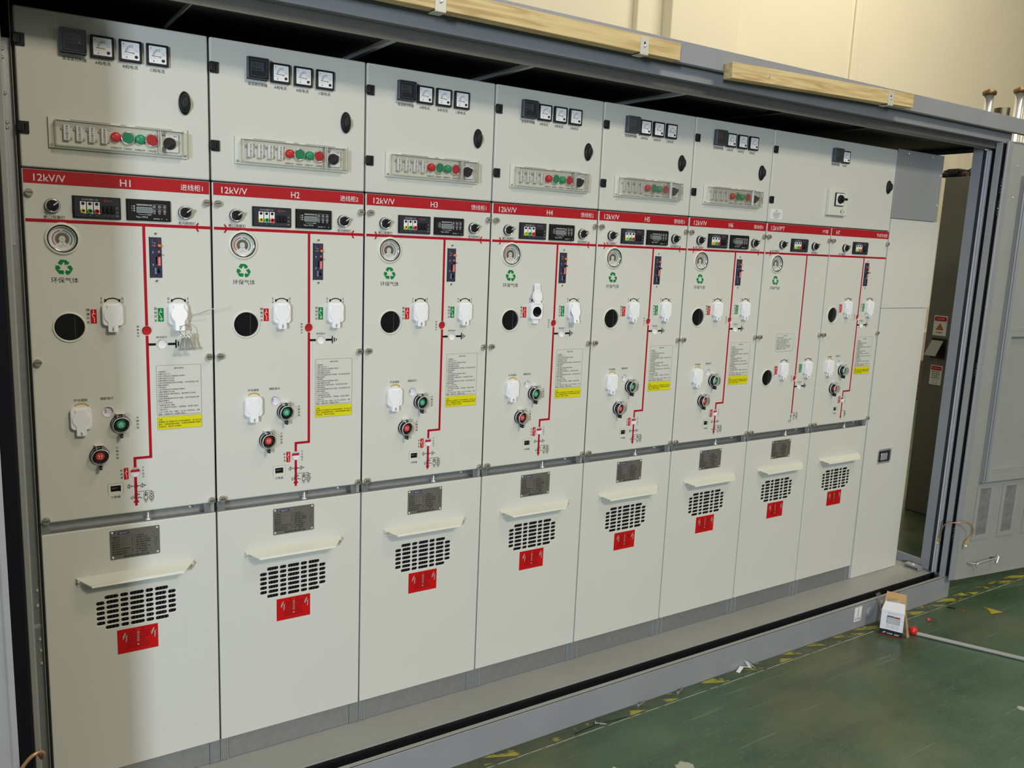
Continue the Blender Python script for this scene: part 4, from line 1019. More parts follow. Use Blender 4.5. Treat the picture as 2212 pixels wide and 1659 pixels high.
# ================================================================== hall
def floor_material():
    m = bpy.data.materials.new('worn_green_epoxy'); m.use_nodes = True; nt = m.node_tree; N = nt.nodes; Lk = nt.links
    b = N['Principled BSDF']; tc = N.new('ShaderNodeTexCoord'); O = tc.outputs['Object']
    def noise(sc, det=4, vec=O, rough=.6):
        n = N.new('ShaderNodeTexNoise'); n.inputs['Scale'].default_value = sc; n.inputs['Detail'].default_value = det; n.inputs['Roughness'].default_value = rough; Lk.new(vec, n.inputs['Vector']); return n.outputs['Fac']
    def ramp(f, stops):
        r = N.new('ShaderNodeValToRGB'); e = r.color_ramp.elements
        while len(e) < len(stops): e.new(0.5)
        for el, (p, c) in zip(e, stops): el.position = p; el.color = (*c, 1)
        Lk.new(f, r.inputs[0]); return r.outputs[0]
    def mp(f, a, c, lo=0., hi=1.):
        n = N.new('ShaderNodeMapRange'); n.inputs[1].default_value = a; n.inputs[2].default_value = c; n.inputs[3].default_value = lo; n.inputs[4].default_value = hi; Lk.new(f, n.inputs[0]); return n.outputs[0]
    def math_(op, a, c=None, d=None):
        n = N.new('ShaderNodeMath'); n.operation = op
        for k, v in enumerate((a, c, d)):
            if v is None: continue
            if isinstance(v, (int, float)): n.inputs[k].default_value = v
            else: Lk.new(v, n.inputs[k])
        return n.outputs[0]
    def mix(f, a, c):
        n = N.new('ShaderNodeMix'); n.data_type = 'RGBA'
        if isinstance(f, (int, float)): n.inputs[0].default_value = f
        else: Lk.new(f, n.inputs[0])
        for k, v in ((6, a), (7, c)):
            if isinstance(v, tuple): n.inputs[k].default_value = (*v, 1)
            else: Lk.new(v, n.inputs[k])
        return n.outputs[2]
    def stretched(sx, sy, rz):
        mpn = N.new('ShaderNodeMapping'); mpn.inputs['Scale'].default_value = (sx, sy, 1); mpn.inputs['Rotation'].default_value = (0, 0, rz); Lk.new(O, mpn.inputs['Vector']); return mpn.outputs[0]
    base = ramp(noise(1.6, 5), [(.30, (.028, .062, .036)), (.50, (.044, .092, .050)), (.68, (.060, .116, .066))])
    tan = ramp(noise(3.1, 6), [(.35, (.092, .100, .042)), (.7, (.160, .152, .075))])
    col = mix(mp(noise(1.15, 7), .47, .64, 0, .62), base, tan)
    col = mix(mp(noise(2.2, 6, stretched(.35, 2.2, .6)), .52, .68, 0, .45), col, (.024, .036, .020))
    col = mix(mp(noise(60, 4), .54, .70, 0, .6), col, (.10, .13, .085))
    col = mix(mp(noise(160, 2), .70, .76, 0, .8), col, (.30, .33, .26))
    for k, (rz, s1) in enumerate(((.9, 60), (-.55, 70), (2.2, 64), (1.45, 80))):      # scratches
        v = stretched(1.6, s1, rz); patch = mp(noise(1.3+.4*k, 2, stretched(1, 1, k*1.3)), .50, .60)
        col = mix(math_('MULTIPLY', patch, mp(noise(1, 2, v), .66, .70, 0, .42)), col, (.20, .25, .17))
    sx = N.new('ShaderNodeSeparateXYZ'); Lk.new(O, sx.inputs[0]); X, Y = sx.outputs[0], sx.outputs[1]
    # joint in the slab in front of the enclosure
    jy = math_('ADD', Y, math_('MULTIPLY', math_('SUBTRACT', noise(18, 3), .5), .006))
    d = math_('ABSOLUTE', math_('ADD', jy, .2735))
    col = mix(math_('MULTIPLY', mp(d, .0048, .0020), mp(noise(25, 3), .35, .5)), col, (.30, .33, .24))
    col = mix(mp(math_('ABSOLUTE', math_('ADD', jy, .2700)), .0018, .0006), col, (.008, .010, .008))
    # worn black and yellow marking along the enclosure
    inb = math_('MULTIPLY', mp(Y, -.2665, -.2660), mp(Y, -.2230, -.2235))
    t = math_('FRACT', math_('DIVIDE', math_('ADD', X, math_('MULTIPLY', Y, 2.4)), .157))
    st = mp(t, .52, .50)
    wear = math_('ADD', noise(9, 5), math_('MULTIPLY', mp(X, .8, 4.4), .13))
    yel = math_('MULTIPLY', math_('MULTIPLY', inb, st), mp(wear, .555, .63))
    col = mix(math_('MULTIPLY', inb, mp(wear, .45, .6, .1, .42)), col, (.050, .046, .026))
    col = mix(yel, col, mix(noise(40, 4), (.26, .24, .03), (.44, .39, .03)))
    # chalky paint spots
    for cx, cy, r in ((1.70, -.575, .030), (1.50, -.47, .008), (1.62, -.64, .012), (3.62, -.75, .02), (3.05, -.93, .016), (1.28, -.36, .006)):
        dx = math_('SUBTRACT', X, cx); dy = math_('SUBTRACT', Y, cy)
        dd = math_('SQRT', math_('ADD', math_('MULTIPLY', dx, dx), math_('MULTIPLY', dy, dy)))
        dd = math_('ADD', dd, math_('MULTIPLY', math_('SUBTRACT', noise(60, 3), .5), r*1.3))
        col = mix(mp(dd, r, r*.85), col, (.36, .38, .30))
    Lk.new(col, b.inputs['Base Color'])
    Lk.new(mp(noise(5, 5), .3, .7, .22, .48), b.inputs['Roughness']); b.inputs['Specular IOR Level'].default_value = .55
    bp = N.new('ShaderNodeBump'); bp.inputs['Strength'].default_value = .18; bp.inputs['Distance'].default_value = .002; Lk.new(noise(55, 4), bp.inputs['Height']); Lk.new(bp.outputs[0], b.inputs['Normal'])
    return m
FLOOR = floor_material()
WALL = mat('cream_wall_paint', (0.76, 0.68, 0.50), 0.75, var=0.02, scale=1.2)
struct('floor', lambda b: b.box(-12, 16, -14, 6, -.2, 0, FLOOR))
struct('wall_back', lambda b: b.box(-12, 16, 4.0, 4.3, 0, 9, WALL))
struct('wall_right', lambda b: b.box(15.7, 16, -14, 4.0, 0, 9, WALL))
struct('column_back', lambda b: b.box(5.41, 6.28, 3.80, 4.0, 0, 9, WALL, .01))
struct('trim_1', lambda b: b.box(5.11, 5.41, 3.93, 4.0, 0, 9, WALL, .01))
struct('trim_2', lambda b: b.box(8.30, 8.42, 3.97, 4.0, 0, 9, WALL, .01))

# ================================================================== outer metal enclosure
en = thing('equipment_enclosure', 'large grey sheet-metal enclosure housing the whole row of cabinets', 'metal enclosure')
P('floor_plate', lambda b: (b.box(-.06, 3.785, -.1400, 1.10, .092, .100, GREYW, .001), b.box(-.06, 3.800, -.1400, -.1250, .080, .1008, GREYW, .001)), en, None)
def beam(b):
    b.box(-.10, 3.800, -.220, -.214, 0, .108, GREY, .001); b.box(-.10, 3.800, -.219, -.198, .1035, .1080, GREYW, .001)
    b.box(-.10, 3.800, -.219, -.170, 0, .004, GREY); b.box(3.795, 3.800, -.219, 1.10, 0, .100, GREY)
P('base_beam', beam, en, None)
def gut(b):
    b.box(-.10, 3.795, -.198, -.136, .040, .044, SOFTBLK); b.box(-.10, 3.795, -.1430, -.1400, .044, .0985, SOFTBLK)
P('gutter', gut, en, None)
def chips(b):
    for x in (.98, 1.18, 1.42, 1.70, 2.05, 2.38, 2.74): b.box(x, x+.022, -.185, -.170, .044, .0462, GREYW)
[P('gutter_clip', lambda b: b.box(0, .022, -.185, -.170, .044, .0462, GREYW), en, 'gcl', (x, 0, 0)) for x in (.98, 1.18, 1.42, 1.70, 2.05, 2.38, 2.74)]
P('sticker', lambda b: (b.prism(rrect(3.054, 3.104, .034, .1005, .002), -.2206, -.2200, WHITE2), b.text('↕↔↕↔', 3.074, 3.084, (.099, .056), .0105, INK, -.2208, vertical=True), b.box(3.057, 3.101, -.2208, -.2206, .0530, .0536, INK), b.text('起吊位置', 3.059, 3.099, .0440, .0090, INK, -.2208)), en, None, label='white lifting-point sticker on the base beam')
P('hole_cap', lambda b: b.lathe(3.166, .0600, [(.0250, -.220), (.0250, -.2240), (.0225, -.2262), (.010, -.2265)], GREY, 32), en, None)
P('roof', lambda b: b.box(-.60, 4.02, -.2600, 1.20, 2.2290, 2.2370, GREY, .001), en, None)
P('roof_fascia', lambda b: (b.box(-.60, 4.02, -.2620, -.2580, 2.1740, 2.2370, GREY, .0012), b.box(-.60, 4.02, -.2600, -.2440, 2.1735, 2.1760, GREY)), en, None)
P('top_rail', lambda b: (b.box(-.12, 3.812, -.2200, -.2160, 2.1360, 2.2290, GREY, .001), b.box(-.12, 3.812, -.2180, -.1900, 2.1360, 2.1385, GREY)), en, None)
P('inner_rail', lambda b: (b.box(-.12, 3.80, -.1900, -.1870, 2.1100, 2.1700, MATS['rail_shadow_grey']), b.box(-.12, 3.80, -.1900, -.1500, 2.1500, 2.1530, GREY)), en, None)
P('gasket_lip', lambda b: b.tube([(-.06, -.1420, 2.1215), (3.800, -.1420, 2.1215)], .0090, MATS['lip_grey'], 12), en, None)
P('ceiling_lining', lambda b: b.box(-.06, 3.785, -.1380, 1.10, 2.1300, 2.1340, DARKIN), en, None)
for k, x in enumerate((.355, .860, 1.305, 1.915, 2.42, 2.93)):
    P('ceiling_rib', lambda b: b.box(0, .016 if k else .004, -.1340, 1.0, 2.1180, 2.1300, MATS['lip_grey'] if 0 < k < 4 else GREYW if k == 0 else DARKIN), en, None, (x, 0, 0))  # middle ribs coloured lighter, standing in for light that barely reaches them
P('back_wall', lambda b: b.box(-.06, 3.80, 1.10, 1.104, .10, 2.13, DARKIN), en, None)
def endw(b):
    b.box(3.785, 3.800, -.1160, -.0700, .100, 2.134, GREY, .0015); b.box(3.785, 3.800, -.0700, 1.10, .100, .1430, GREY, .0015)
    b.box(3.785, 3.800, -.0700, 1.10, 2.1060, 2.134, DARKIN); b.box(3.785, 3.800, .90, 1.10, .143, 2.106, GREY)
P('end_wall_frame', endw, en, None)
def jamb(b):
    b.box(3.786, 3.800, -.1370, -.1160, .1008, 2.112, SLATE); b.box(3.779, 3.790, -.1420, -.1340, .1008, 2.112, MATS['lip_grey'], .002); b.box(3.790, 3.806, -.1480, -.1380, .1008, 2.112, MATS['lip_grey'], .003)
    b.box(3.806, 3.812, -.1900, -.1400, .1008, 2.134, SOFTBLK)
P('right_jamb', jamb, en, None)
def colr(b):
    b.box(3.7450, 3.8100, -.2200, -.2170, .1085, 2.136, GREY, .0008); b.box(3.7500, 3.8060, -.2225, -.2200, .1150, 2.133, SOFTBLK); b.box(3.7440, 3.7475, -.2200, -.1930, .1085, 2.136, GREY, .0008); b.box(3.8070, 3.8100, -.218, -.140, .1085, 2.136, GREY)  # black strip over the front face stands in for the shade there
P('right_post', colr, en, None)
def jl(b):
    b.box(-.0410, -.0275, -.1480, -.1360, .1008, 2.112, GREYW, .002); b.box(-.0470, -.0410, -.1500, -.1300, .1008, 2.134, SOFTBLK)
    b.box(-.0600, -.0560, -.1300, 1.10, .100, 2.134, GREY)
P('left_jamb', jl, en, None)
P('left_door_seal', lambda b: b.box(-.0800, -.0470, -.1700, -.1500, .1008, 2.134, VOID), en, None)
def brk(b):
    b.box(3.7200, 3.7600, -.1000, -.0260, .1190, .1205, GALV); b.box(3.7200, 3.7600, -.1000, -.0985, .1005, .1190, GALV); b.box(3.7200, 3.7600, -.0275, -.0260, .1005, .1190, GALV); b.box(3.7200, 3.7600, -.1000, -.0260, .1005, .1015, GALV)
    b.lathe(3.740, -.062, [(.009, .1205), (.009, .1235)], CHROME, 16, axis='z'); b.lathe(3.740, -.062, [(.006, .1235), (.006, .1275)], CHROME, 6, axis='z')
P('floor_bracket', brk, en, None, label='small open galvanised bracket on the floor plate')
def hng(b):
    b.lathe(0, 0, [(.0075, -.028), (.0075, -.001)], BLACK, 14, axis='z', cap0=True); b.lathe(0, 0, [(.0075, .001), (.0075, .028)], BLACK, 14, axis='z', cap0=True); b.lathe(0, 0, [(.0035, -.030), (.0035, .030)], CHROME, 10, axis='z', cap0=True)
for z in (1.949, 1.851, 1.122, .330): P('door_hinge', hng, en, 'dh', (3.757, -.2290, z))
def strapr(b):
    pts = [(3.781, -.150, .262), (3.781, -.153, .285), (3.762, -.170, .335), (3.722, -.203, .374), (3.715, -.245, .397), (3.752, -.275, .402), (3.798, -.285, .385), (3.822, -.284, .350), (3.822, -.278, .320), (3.812, -.264, .300)]
    b.tube(smooth(pts), .0030, COPPER, 8)
def smooth(p, n=6):
    p = [Vector(q) for q in p]; out = []
    for i in range(len(p)-1):
        a, b_, c, d = p[max(i-1, 0)], p[i], p[i+1], p[min(i+2, len(p)-1)]
        for k in range(n):
            t = k/n; out.append(.5*((2*b_)+(c-a)*t+(2*a-5*b_+4*c-d)*t*t+(3*b_-a-3*c+d)*t**3))
    out.append(p[-1]); return out
er = P('earth_strap', strapr, en, None, label='copper earth strap looping to the right door')
def term(b):
    for x, y, z in ((0, 0, 0),): b.box(x-.004, x+.004, y-.004, y+.004, z-.006, z+.014, MATS['amber_sleeve'], .001); b.lathe(x, z-.014, [(.008, y+.006), (.008, y-.004), (.005, y-.008)], CHROME, 8)
for q in ((3.781, -.150, .268), (3.812, -.264, .286)): P('terminal', term, er, 'trm', q)

# the right door, folded open nearly flat; its own x runs away from the hinge
rd = P('right_door', lambda b: (b.box(0, .95, 0, .016, .1000, 2.1420, GREYW, .001)), en, None, (3.785, -.245, 0), (0, 0, math.radians(-8.4)), label='open right door showing its inner face')
P('hinge_flange', lambda b: (b.box(-.0380, -.0030, -.0060, .0060, .1000, 2.1420, GREY, .005, 3), b.box(-.0030, .95, -.0055, .002, .1000, .1060, GREYW, .001), b.box(-.003, .95, -.0055, .002, 2.1360, 2.142, GREYW, .001)), rd, None)
def dfr(b):
    hs = [rrect(.140, .600, .6330, 1.2770, .001, 1), rrect(.140, .600, 1.3120, 1.9400, .001, 1)]
    sheet(b, rrect(.084, .90, .5820, 2.0000, .001, 1), hs, -.0200, .0, GREYW, .001)
P('inner_frame', dfr, rd, None)
P('frame_track', lambda b: (b.box(.0800, .0900, -.0240, -.0190, .5820, 2.000, GREY, .002), b.box(.0930, .0990, -.0270, -.0190, .5820, 2.000, GREY, .002), b.box(.1020, .1120, -.0240, -.0190, .5820, 2.000, GREY, .002), b.box(.138, .60, -.0215, -.0190, .6250, .6340, GREYW), b.box(.138, .60, -.0215, -.0190, 1.3040, 1.3125, GREYW)), rd, None)
MESHM = mat('filter_mesh', (0.16, 0.165, 0.165), 0.6, var=0.2, scale=30)
mat('mesh_line', (0.22, 0.22, 0.21), 0.6)
for x0 in (.100, .283, .466):
    g = P('filter_frame', lambda b: sheet(b, rrect(0, .122, 0, .270, .001, 1), [rrect(.0230, .0980, .0240, .2560, .001, 1)], -.0040, 0, GREYW, .0008), rd, 'ff', (x0-.022, 0, .2890))
    def fm(b):
        b.box(.0230, .0980, -.0012, .0010, .0240, .2560, MESHM)
        for k in range(13): b.box(.0235, .0975, -.0016, -.0012, .0300+.0178*k, .0306+.0178*k, MATS['mesh_line'])
    P('filter', fm, g, 'fm')
def hook(b):
    b.tube([(.075, -.004, .1790), (.100, -.020, .1760), (.115, -.022, .1745)], .0045, CHROME, 8)
    b.tube(smooth([(.135, -.022, .1440), (.124, -.022, .1580), (.118, -.024, .1720), (.135, -.026, .1800), (.200, -.026, .1860), (.255, -.026, .1900), (.268, -.020, .2010)]), .0032, CHROME, 8)
    b.box(.240, .262, -.016, 0, .1760, .1870, MATS['clip_green'], .001); b.tube([(.285, -.008, .1560), (.285, -.014, .1900)], .0045, CHROME, 8); b.box(.281, .289, -.012, 0, .166, .174, CHROME)
P('door_stay', hook, rd, None, label='bright steel door stay rod')
[P('door_bolt', lambda b: b.lathe(0, 0, [(.004, 0), (.003, -.004)], CHROME, 10), rd, 'dbt', (x, 0, z)) for x, z in ((.047, 2.040), (.044, 1.902))]

ld = P('left_door', lambda b: (b.box(-.95, 0, 0, .030, .1000, 2.1420, MATS['cool_lit_grey'], .002), b.box(-.022, 0, -.006, .030, .1000, 2.1420, MATS['cool_lit_grey'], .002), b.box(0, .004, -.006, .034, .1000, 2.1420, VOID)), en, None, (-.0790, -.2700, 0), (0, 0, math.radians(57)), label='open left door, only its hinge edge in view')  # pale bluish door colour includes the sheen of cool light
el = P('earth_strap', lambda b: b.tube(smooth([(-.1300, -.330, .330), (-.0900, -.300, .390), (-.0640, -.288, .426), (-.0420, -.282, .4400), (-.0290, -.270, .4300), (-.0300, -.240, .4000), (-.0340, -.160, .3700)]), .0042, COPPER, 8), en, None, label='copper earth strap looping to the left door')
# bolts on an added strip, lit in place of the first cabinet's shaded side
STAND_IN_BOLTS = ((-.0200, 1.985), (-.0210, 1.967), (-.0195, 1.890), (-.0185, 1.826), (-.0190, 1.815), (-.0110, .700), (-.0120, .660), (-.0110, .600-.030), (-.0100, .540), (-.0100, .505))
sb = thing('side_stand_in', 'added galvanised strip with round bolts standing in for the shaded side of cabinet H1', 'stand-in panel', (0, 0, 0))
P('post', lambda b: (b.box(-.0250, -.0030, .0200, .0220, .101, 2.01, GALVD, .0005), b.box(-.0045, -.0030, .0060, .0200, .101, 2.09, GREYW, .0004)), sb, None)  # added plate, turned to the front to catch light
P('stand_in_joint_strip', lambda b: b.box(-.0230, -.0140, .0180, .0200, 1.55, 1.985, GALV, .0005), sb, None)
P('stand_in_cross_plate', lambda b: b.box(-.0240, -.0040, .0180, .0200, .600, .610, GALV, .0005), sb, None)
for x, z in STAND_IN_BOLTS: P('stand_in_bolt', lambda b: b.lathe(0, 0, [(.0042, .020), (.0040, .0160), (.002, .0148)], CHROME, 12), sb, 'sbb', (x, 0, z))

# ================================================================== timber on the roof edge
def wood():
    m = bpy.data.materials.new('pale_pine'); m.use_nodes = True; nt = m.node_tree; b = nt.nodes['Principled BSDF']
    tc = nt.nodes.new('ShaderNodeTexCoord'); mp = nt.nodes.new('ShaderNodeMapping'); mp.inputs['Scale'].default_value = (2.2, 14, 34); nt.links.new(tc.outputs['Object'], mp.inputs[0])
    n = nt.nodes.new('ShaderNodeTexNoise'); n.inputs['Scale'].default_value = 1.6; n.inputs['Detail'].default_value = 6; n.inputs['Distortion'].default_value = 1.4; nt.links.new(mp.outputs[0], n.inputs['Vector'])
    r = nt.nodes.new('ShaderNodeValToRGB'); e = r.color_ramp.elements; e[0].position = .32; e[0].color = (.40, .27, .11, 1); e[1].position = .62; e[1].color = (.62, .48, .24, 1)
    nt.links.new(n.outputs['Fac'], r.inputs[0]); nt.links.new(r.outputs[0], b.inputs['Base Color']); b.inputs['Roughness'].default_value = .7
    bp = nt.nodes.new('ShaderNodeBump'); bp.inputs['Strength'].default_value = .4; bp.inputs['Distance'].default_value = .002; nt.links.new(n.outputs['Fac'], bp.inputs['Height']); nt.links.new(bp.outputs[0], b.inputs['Normal'])
    return m
WOOD = wood()
def board(x0, x1, z0, z1, tilt, label, brs):
    r = thing('timber_board', label, 'board', (x0, 0, z0), 'timber boards along the roof edge')
    r.rotation_euler = (0, -tilt, 0); L = x1-x0; H = z1-z0
    P('plank', lambda b: b.box(0, L, -.3000, -.2630, 0, H, WOOD, .0015), r, None)
    def bk(b):
        b.box(-.0155, .0155, -.3016, -.3000, -.004, .0420, MATS['pale_bracket'], .0004); b.box(-.0155, .0155, -.3016, -.2640, -.0055, -.0040, MATS['pale_bracket'], .0003)
        b.prism(rrect(-.0028, .0028, .016, .031, .0027), -.3020, -.3016, SOFTBLK)
    def sc(b): b.lathe(0, .0190, [(.0048, -.3018), (.0040, -.3046), (.0015, -.3050)], CHROME, 14)
    for x in brs: o = P('angle_bracket', bk, r, 'abr', (x-x0, 0, 0)); P('screw', sc, o, 'abs')
    if not brs or x0 > 1.8: P('screw', lambda b: b.lathe(.172, .022, [(.0045, -.3000), (.004, -.3025)], CHROME, 12), r, None)
board(-.35, 1.7210, 2.1675, 2.2160, 0, 'long pale timber board on the roof edge with two angle brackets', (.9090, 1.5770))
board(1.9460, 2.9250, 2.1490, 2.1975, .0265, 'shorter yellowish timber board on the roof edge, slightly tilted', (2.7800,))

# ================================================================== things around
kb = thing('key_bunch', 'bunch of small steel keys hanging from the lock cover of cabinet H1', 'keys', (.3450, -.0260, 1.3560))
P('key_ring', lambda b: b.tube([(.014*math.cos(2*math.pi*k/24), .002*math.sin(2*math.pi*k/12), .014*math.sin(2*math.pi*k/24)-.006) for k in range(25)], .0009, MATS['nickel_screw'], 6), kb, None)
def key(b):
    b.tube([(.0044*math.cos(2*math.pi*k/16), 0, -.004+.0044*math.sin(2*math.pi*k/16)) for k in range(17)], .0017, CHROME, 8); b.tube([(0, 0, -.008), (0, 0, -.041)], .0026, CHROME, 10); b.box(-.0012, .0058, -.001, .001, -.041, -.035, CHROME)
for k, a in enumerate((15, 9, 2, -6, -13)): P('key', key, kb, 'key', (-.006+.0035*k, -.004+.003*(k % 2), -.016), (0, math.radians(a), 0))
solo('binding_wire', lambda b: b.tube(smooth([(.345, -.017, 1.385), (.375, -.034, 1.393), (.400, -.050, 1.404), (.4200, -.060, 1.4120)]), .0010, MATS['nickel_screw'], 6), 'thin bent wire sticking out from the H1 lock cover towards H2', 'wire')

# dark control cabinet standing beyond the end opening
DKC = mat('dark_olive_grey_paint', (0.13, 0.127, 0.105), 0.45, var=0.04)
dc = thing('control_cabinet', 'tall dark grey cabinet with warning labels seen through the end opening', 'electrical cabinet', (4.95, .02, 0))
P('body', lambda b: b.box(0, .60, 0, .715, .002, 2.120, DKC, .004), dc, None)
def xf(fn):      # drawn as if facing -y, then turned to face -x; local x becomes -y
    def g(b):
        fn(b); b.xform(Matrix(((0, 1, 0, 0), (-1, 0, 0, 0), (0, 0, 1, 0), (0, 0, 0, 1))))
    return g
def dl1(b):
    b.box(-.672, -.587, -.0010, 0, 1.1520, 1.2760, WHITE2); b.prism(rrect(-.668, -.591, 1.2420, 1.2700, .006), -.0014, -.0010, LABELR); b.text('DANGER', -.655, -.605, 1.2560, .0120, LETTERG, -.0018)
    b.poly([(-.655, 1.188), (-.605, 1.188), (-.630, 1.229)], -.0014, INK); b.poly([(-.650, 1.1908), (-.610, 1.1908), (-.630, 1.2240)], -.0018, MATS['deep_orange']); b.text('!', -.6315, -.6285, 1.2030, .018, INK, -.0022); b.text('当心触电', -.652, -.612, 1.1720, .0095, INK, -.0014)
P('warning_label', xf(dl1), dc, None, label='white warning label with orange triangle')
def dl2(b):
    b.box(-.655, -.580, -.0010, 0, .8430, .9650, WHITE2); b.prism(rrect(-.651, -.584, .9350, .9600, .006), -.0014, -.0010, LABELR); b.text('WARNING', -.645, -.590, .9470, .0090, LETTERG, -.0018)
    for k, t in enumerate(('断电后操作', '禁止带电', '开启柜门', '操作指南')): b.text(t, -.645, -.592, .9250-.0130*k, .0085, INK, -.0014)
    frame_rect(b, -.632, -.604, .852, .874, .003, .0014, -.0014, INK)
P('instruction_label', xf(dl2), dc, None)
P('lock_flap', lambda b: b.faces([(0, .595, 1.126), (0, .668, 1.126), (-.075, .668, 1.030), (-.075, .595, 1.030), (.003, .595, 1.128), (.003, .668, 1.128), (-.072, .668, 1.027), (-.072, .595, 1.027)], [(0,1,2,3), (7,6,5,4), (0,4,5,1), (1,5,6,2), (2,6,7,3), (3,7,4,0)], GREYW), dc, None)
P('lock_recess', lambda b: b.box(-.004, 0, .575, .668, 1.010, 1.135, SOFTBLK), dc, None)
P('switch_knob', lambda b: b.xform(Matrix.Identity(4)) or b.tube([(-.004, .607, 1.050), (-.040, .607, 1.050)], .014, BTN_R, 14), dc, None)
mt = thing('lifting_motor', 'black motor with brown housing resting on top of the dark cabinet', 'motor', (4.95, .02, 2.12))
P('motor_body', lambda b: (b.box(.01, .20, .600, .750, 0, .030, BLACK, .010, 3), b.box(.0, .18, .632, .715, .026, .050, SOFTBLK, .009, 3), b.box(-.004, .10, .645, .700, .012, .040, BLACK, .006), b.lathe(.05, .735, [(.028, .028), (.022, .044), (.010, .048)], BLACK, 16, axis='z')), mt, None)
P('gear_housing', lambda b: b.tube([(.02, .590, .014), (.02, .620, .014)], .016, MATS['rust_brown'], 14), mt, None)
P('supply_cable', lambda b: (b.tube(smooth([(.03, .615, .020), (.03, .590, .040), (.03, .560, .052), (.03, .520, .050)]), .004, BLACK, 8), b.tube(smooth([(.06, .600, .020), (.06, .580, .036), (.06, .550, .045), (.06, .520, .045)]), .004, BLACK, 8)), mt, None)
def post(x, y, h, label):
    t = thing('steel_post', label, 'post', (x, y, 0), 'bright posts beyond the enclosure')
    P('tube', lambda b: b.lathe(0, 0, [(.034, 0), (.034, h-.03)], CHROME, 24, axis='z'), t, None)
    P('cap', lambda b: (b.lathe(0, 0, [(.050, h-.035), (.054, h-.012), (.040, h+.002)], MATS['bronze_cap'], 8, axis='z', cap0=True), b.lathe(0, 0, [(.018, h), (.016, h+.012)], MATS['bronze_cap'], 12, axis='z')), t, None)
post(6.712, 1.5, 2.955, 'bright steel post with bronze cap, left of the dark drum behind the roof')
post(7.165, 1.5, 3.030, 'taller bright steel post with bronze cap at the right picture edge')
post(7.325, 1.5, 3.030, 'bright steel post seen just under the roof edge at far right')
solo('dark_drum', lambda b: (b.lathe(0, 0, [(.058, 0), (.058, 2.845)], MATS['olive_metal'], 28, axis='z'), b.lathe(-.062, 0, [(.022, 2.60), (.022, 2.80)], MATS['olive_metal'], 16, axis='z')), 'dark olive drum top between the two capped steel posts', 'drum', loc=(6.925, 1.5, 0))
for k in range(6): solo('stacked_board', lambda b: b.box(9.15, 9.75, 3.25, 3.65, .005+.075*k, .078+.075*k, MATS['brown_board'], .004), 'brown board in the low stack far beyond the end opening', 'board', 'brown boards in the far stack')
solo('storage_box', lambda b: b.box(9.14, 9.72, 3.26, 3.64, .4560, .8000, MATS['pinkish_card'], .006), 'pale box on top of the brown stack beyond the end opening', 'box')

# parts carton leaning open by the base beam
CARD = mat('brown_cardboard', (0.46, 0.28, 0.11), 0.75, var=0.06, scale=40)
BOXW = mat('white_carton', (0.72, 0.73, 0.78), 0.5, var=0.01)
cb = thing('parts_carton', 'small white printed carton with torn brown flaps on the floor beside the beam', 'box', (3.124, -.300, 0)); cb.rotation_euler = (0, 0, math.radians(-62))
W_, D_, H_ = .092, .060, .112
P('carton_body', lambda b: (b.box(0, W_, 0, .0012, .001, H_, BOXW), b.box(0, W_, D_-.001, D_, .001, H_, CARD), b.box(0, .0012, 0, D_, .001, H_, BOXW), b.box(W_-.0012, W_, 0, D_, .001, H_, CARD), b.box(0, W_, 0, D_, .001, .003, CARD)), cb, None)
def prt(b):
    y = -.0006
    b.box(0, W_, y, 0, .001, .0270, SOFTBLK); b.box(0, W_, y-.0002, y, .001, .0030, LABELR)
    b.poly([(0, .0270), (.030, .0285), (.060, .0270), (W_, .0240), (W_, .0200), (0, .0240)], y-.0001, SOFTBLK)
    b.line((.013, .010), (.019, .017), .0018, y-.0004, LETTER); b.line((.019, .017), (.025, .017), .0018, y-.0004, LETTER); b.line((.019, .010), (.024, .016), .0018, y-.0004, LETTER)
    b.text('CHINEL', .030, .054, .0125, .0065, LETTER, y-.0004); b.text('KEMKY', .060, .080, .0115, .0065, LETTER, y-.0004)
    b.text('MINIATURE SWITCH', .026, .080, .1050, .0026, INKG, y); b.text('Model 4P 63A', .026, .060, .1000, .0024, INKG, y)
    b.box(.024, .076, y, 0, .0570, .0920, MATS['print_grey']); b.box(.024, .050, y-.0002, y, .0880, .0920, NAVY); b.box(.055, .076, y-.0002, y, .0860, .0900, LABELR)
    for k in range(5): b.box(.026, .074, y-.0003, y, .0600+.0052*k, .0622+.0052*k, WHITE2)
    for k in range(3): b.text('额定电流 产品规格 执行标准', .024, .074, .0500-.0060*k, .0028, INKG, y)
P('carton_print', prt, cb, None)
def quad(b, a, c, d, e, t, m):
    n = (Vector(c)-Vector(a)).cross(Vector(e)-Vector(a)).normalized()*t
    v = [Vector(p) for p in (a, c, d, e)]; v += [p+n for p in v]
    b.faces(v, [(0,1,2,3), (7,6,5,4), (0,4,5,1), (1,5,6,2), (2,6,7,3), (3,7,4,0)], m)
P('top_flap', lambda b: quad(b, (0, 0, H_), (W_, 0, H_), (W_-.006, .058, H_+.022), (.008, .058, H_+.022), .001, BOXW), cb, None)
P('rear_flap', lambda b: quad(b, (.002, D_, H_), (W_, D_, H_), (W_-.006, D_+.028, H_+.055), (.008, D_+.028, H_+.055), .001, CARD), cb, None, label='raised brown rear flap')
P('side_flap', lambda b: quad(b, (W_, .004, H_-.002), (W_+.012, .030, .060), (W_+.026, .030, .004), (W_+.018, .010, .006), .001, CARD) or quad(b, (W_, .002, H_), (W_, .050, H_), (W_+.016, .050, .045), (W_+.016, .006, .030), .001, CARD), cb, None)
P('plastic_film', lambda b: quad(b, (-.002, .010, .100), (.012, .050, .112), (-.020, .064, .165), (-.034, .050, .158), .0004, FILM) or quad(b, (.010, .052, .130), (.070, .058, .134), (.060, .054, .150), (.020, .056, .146), .0004, FILM), cb, None)

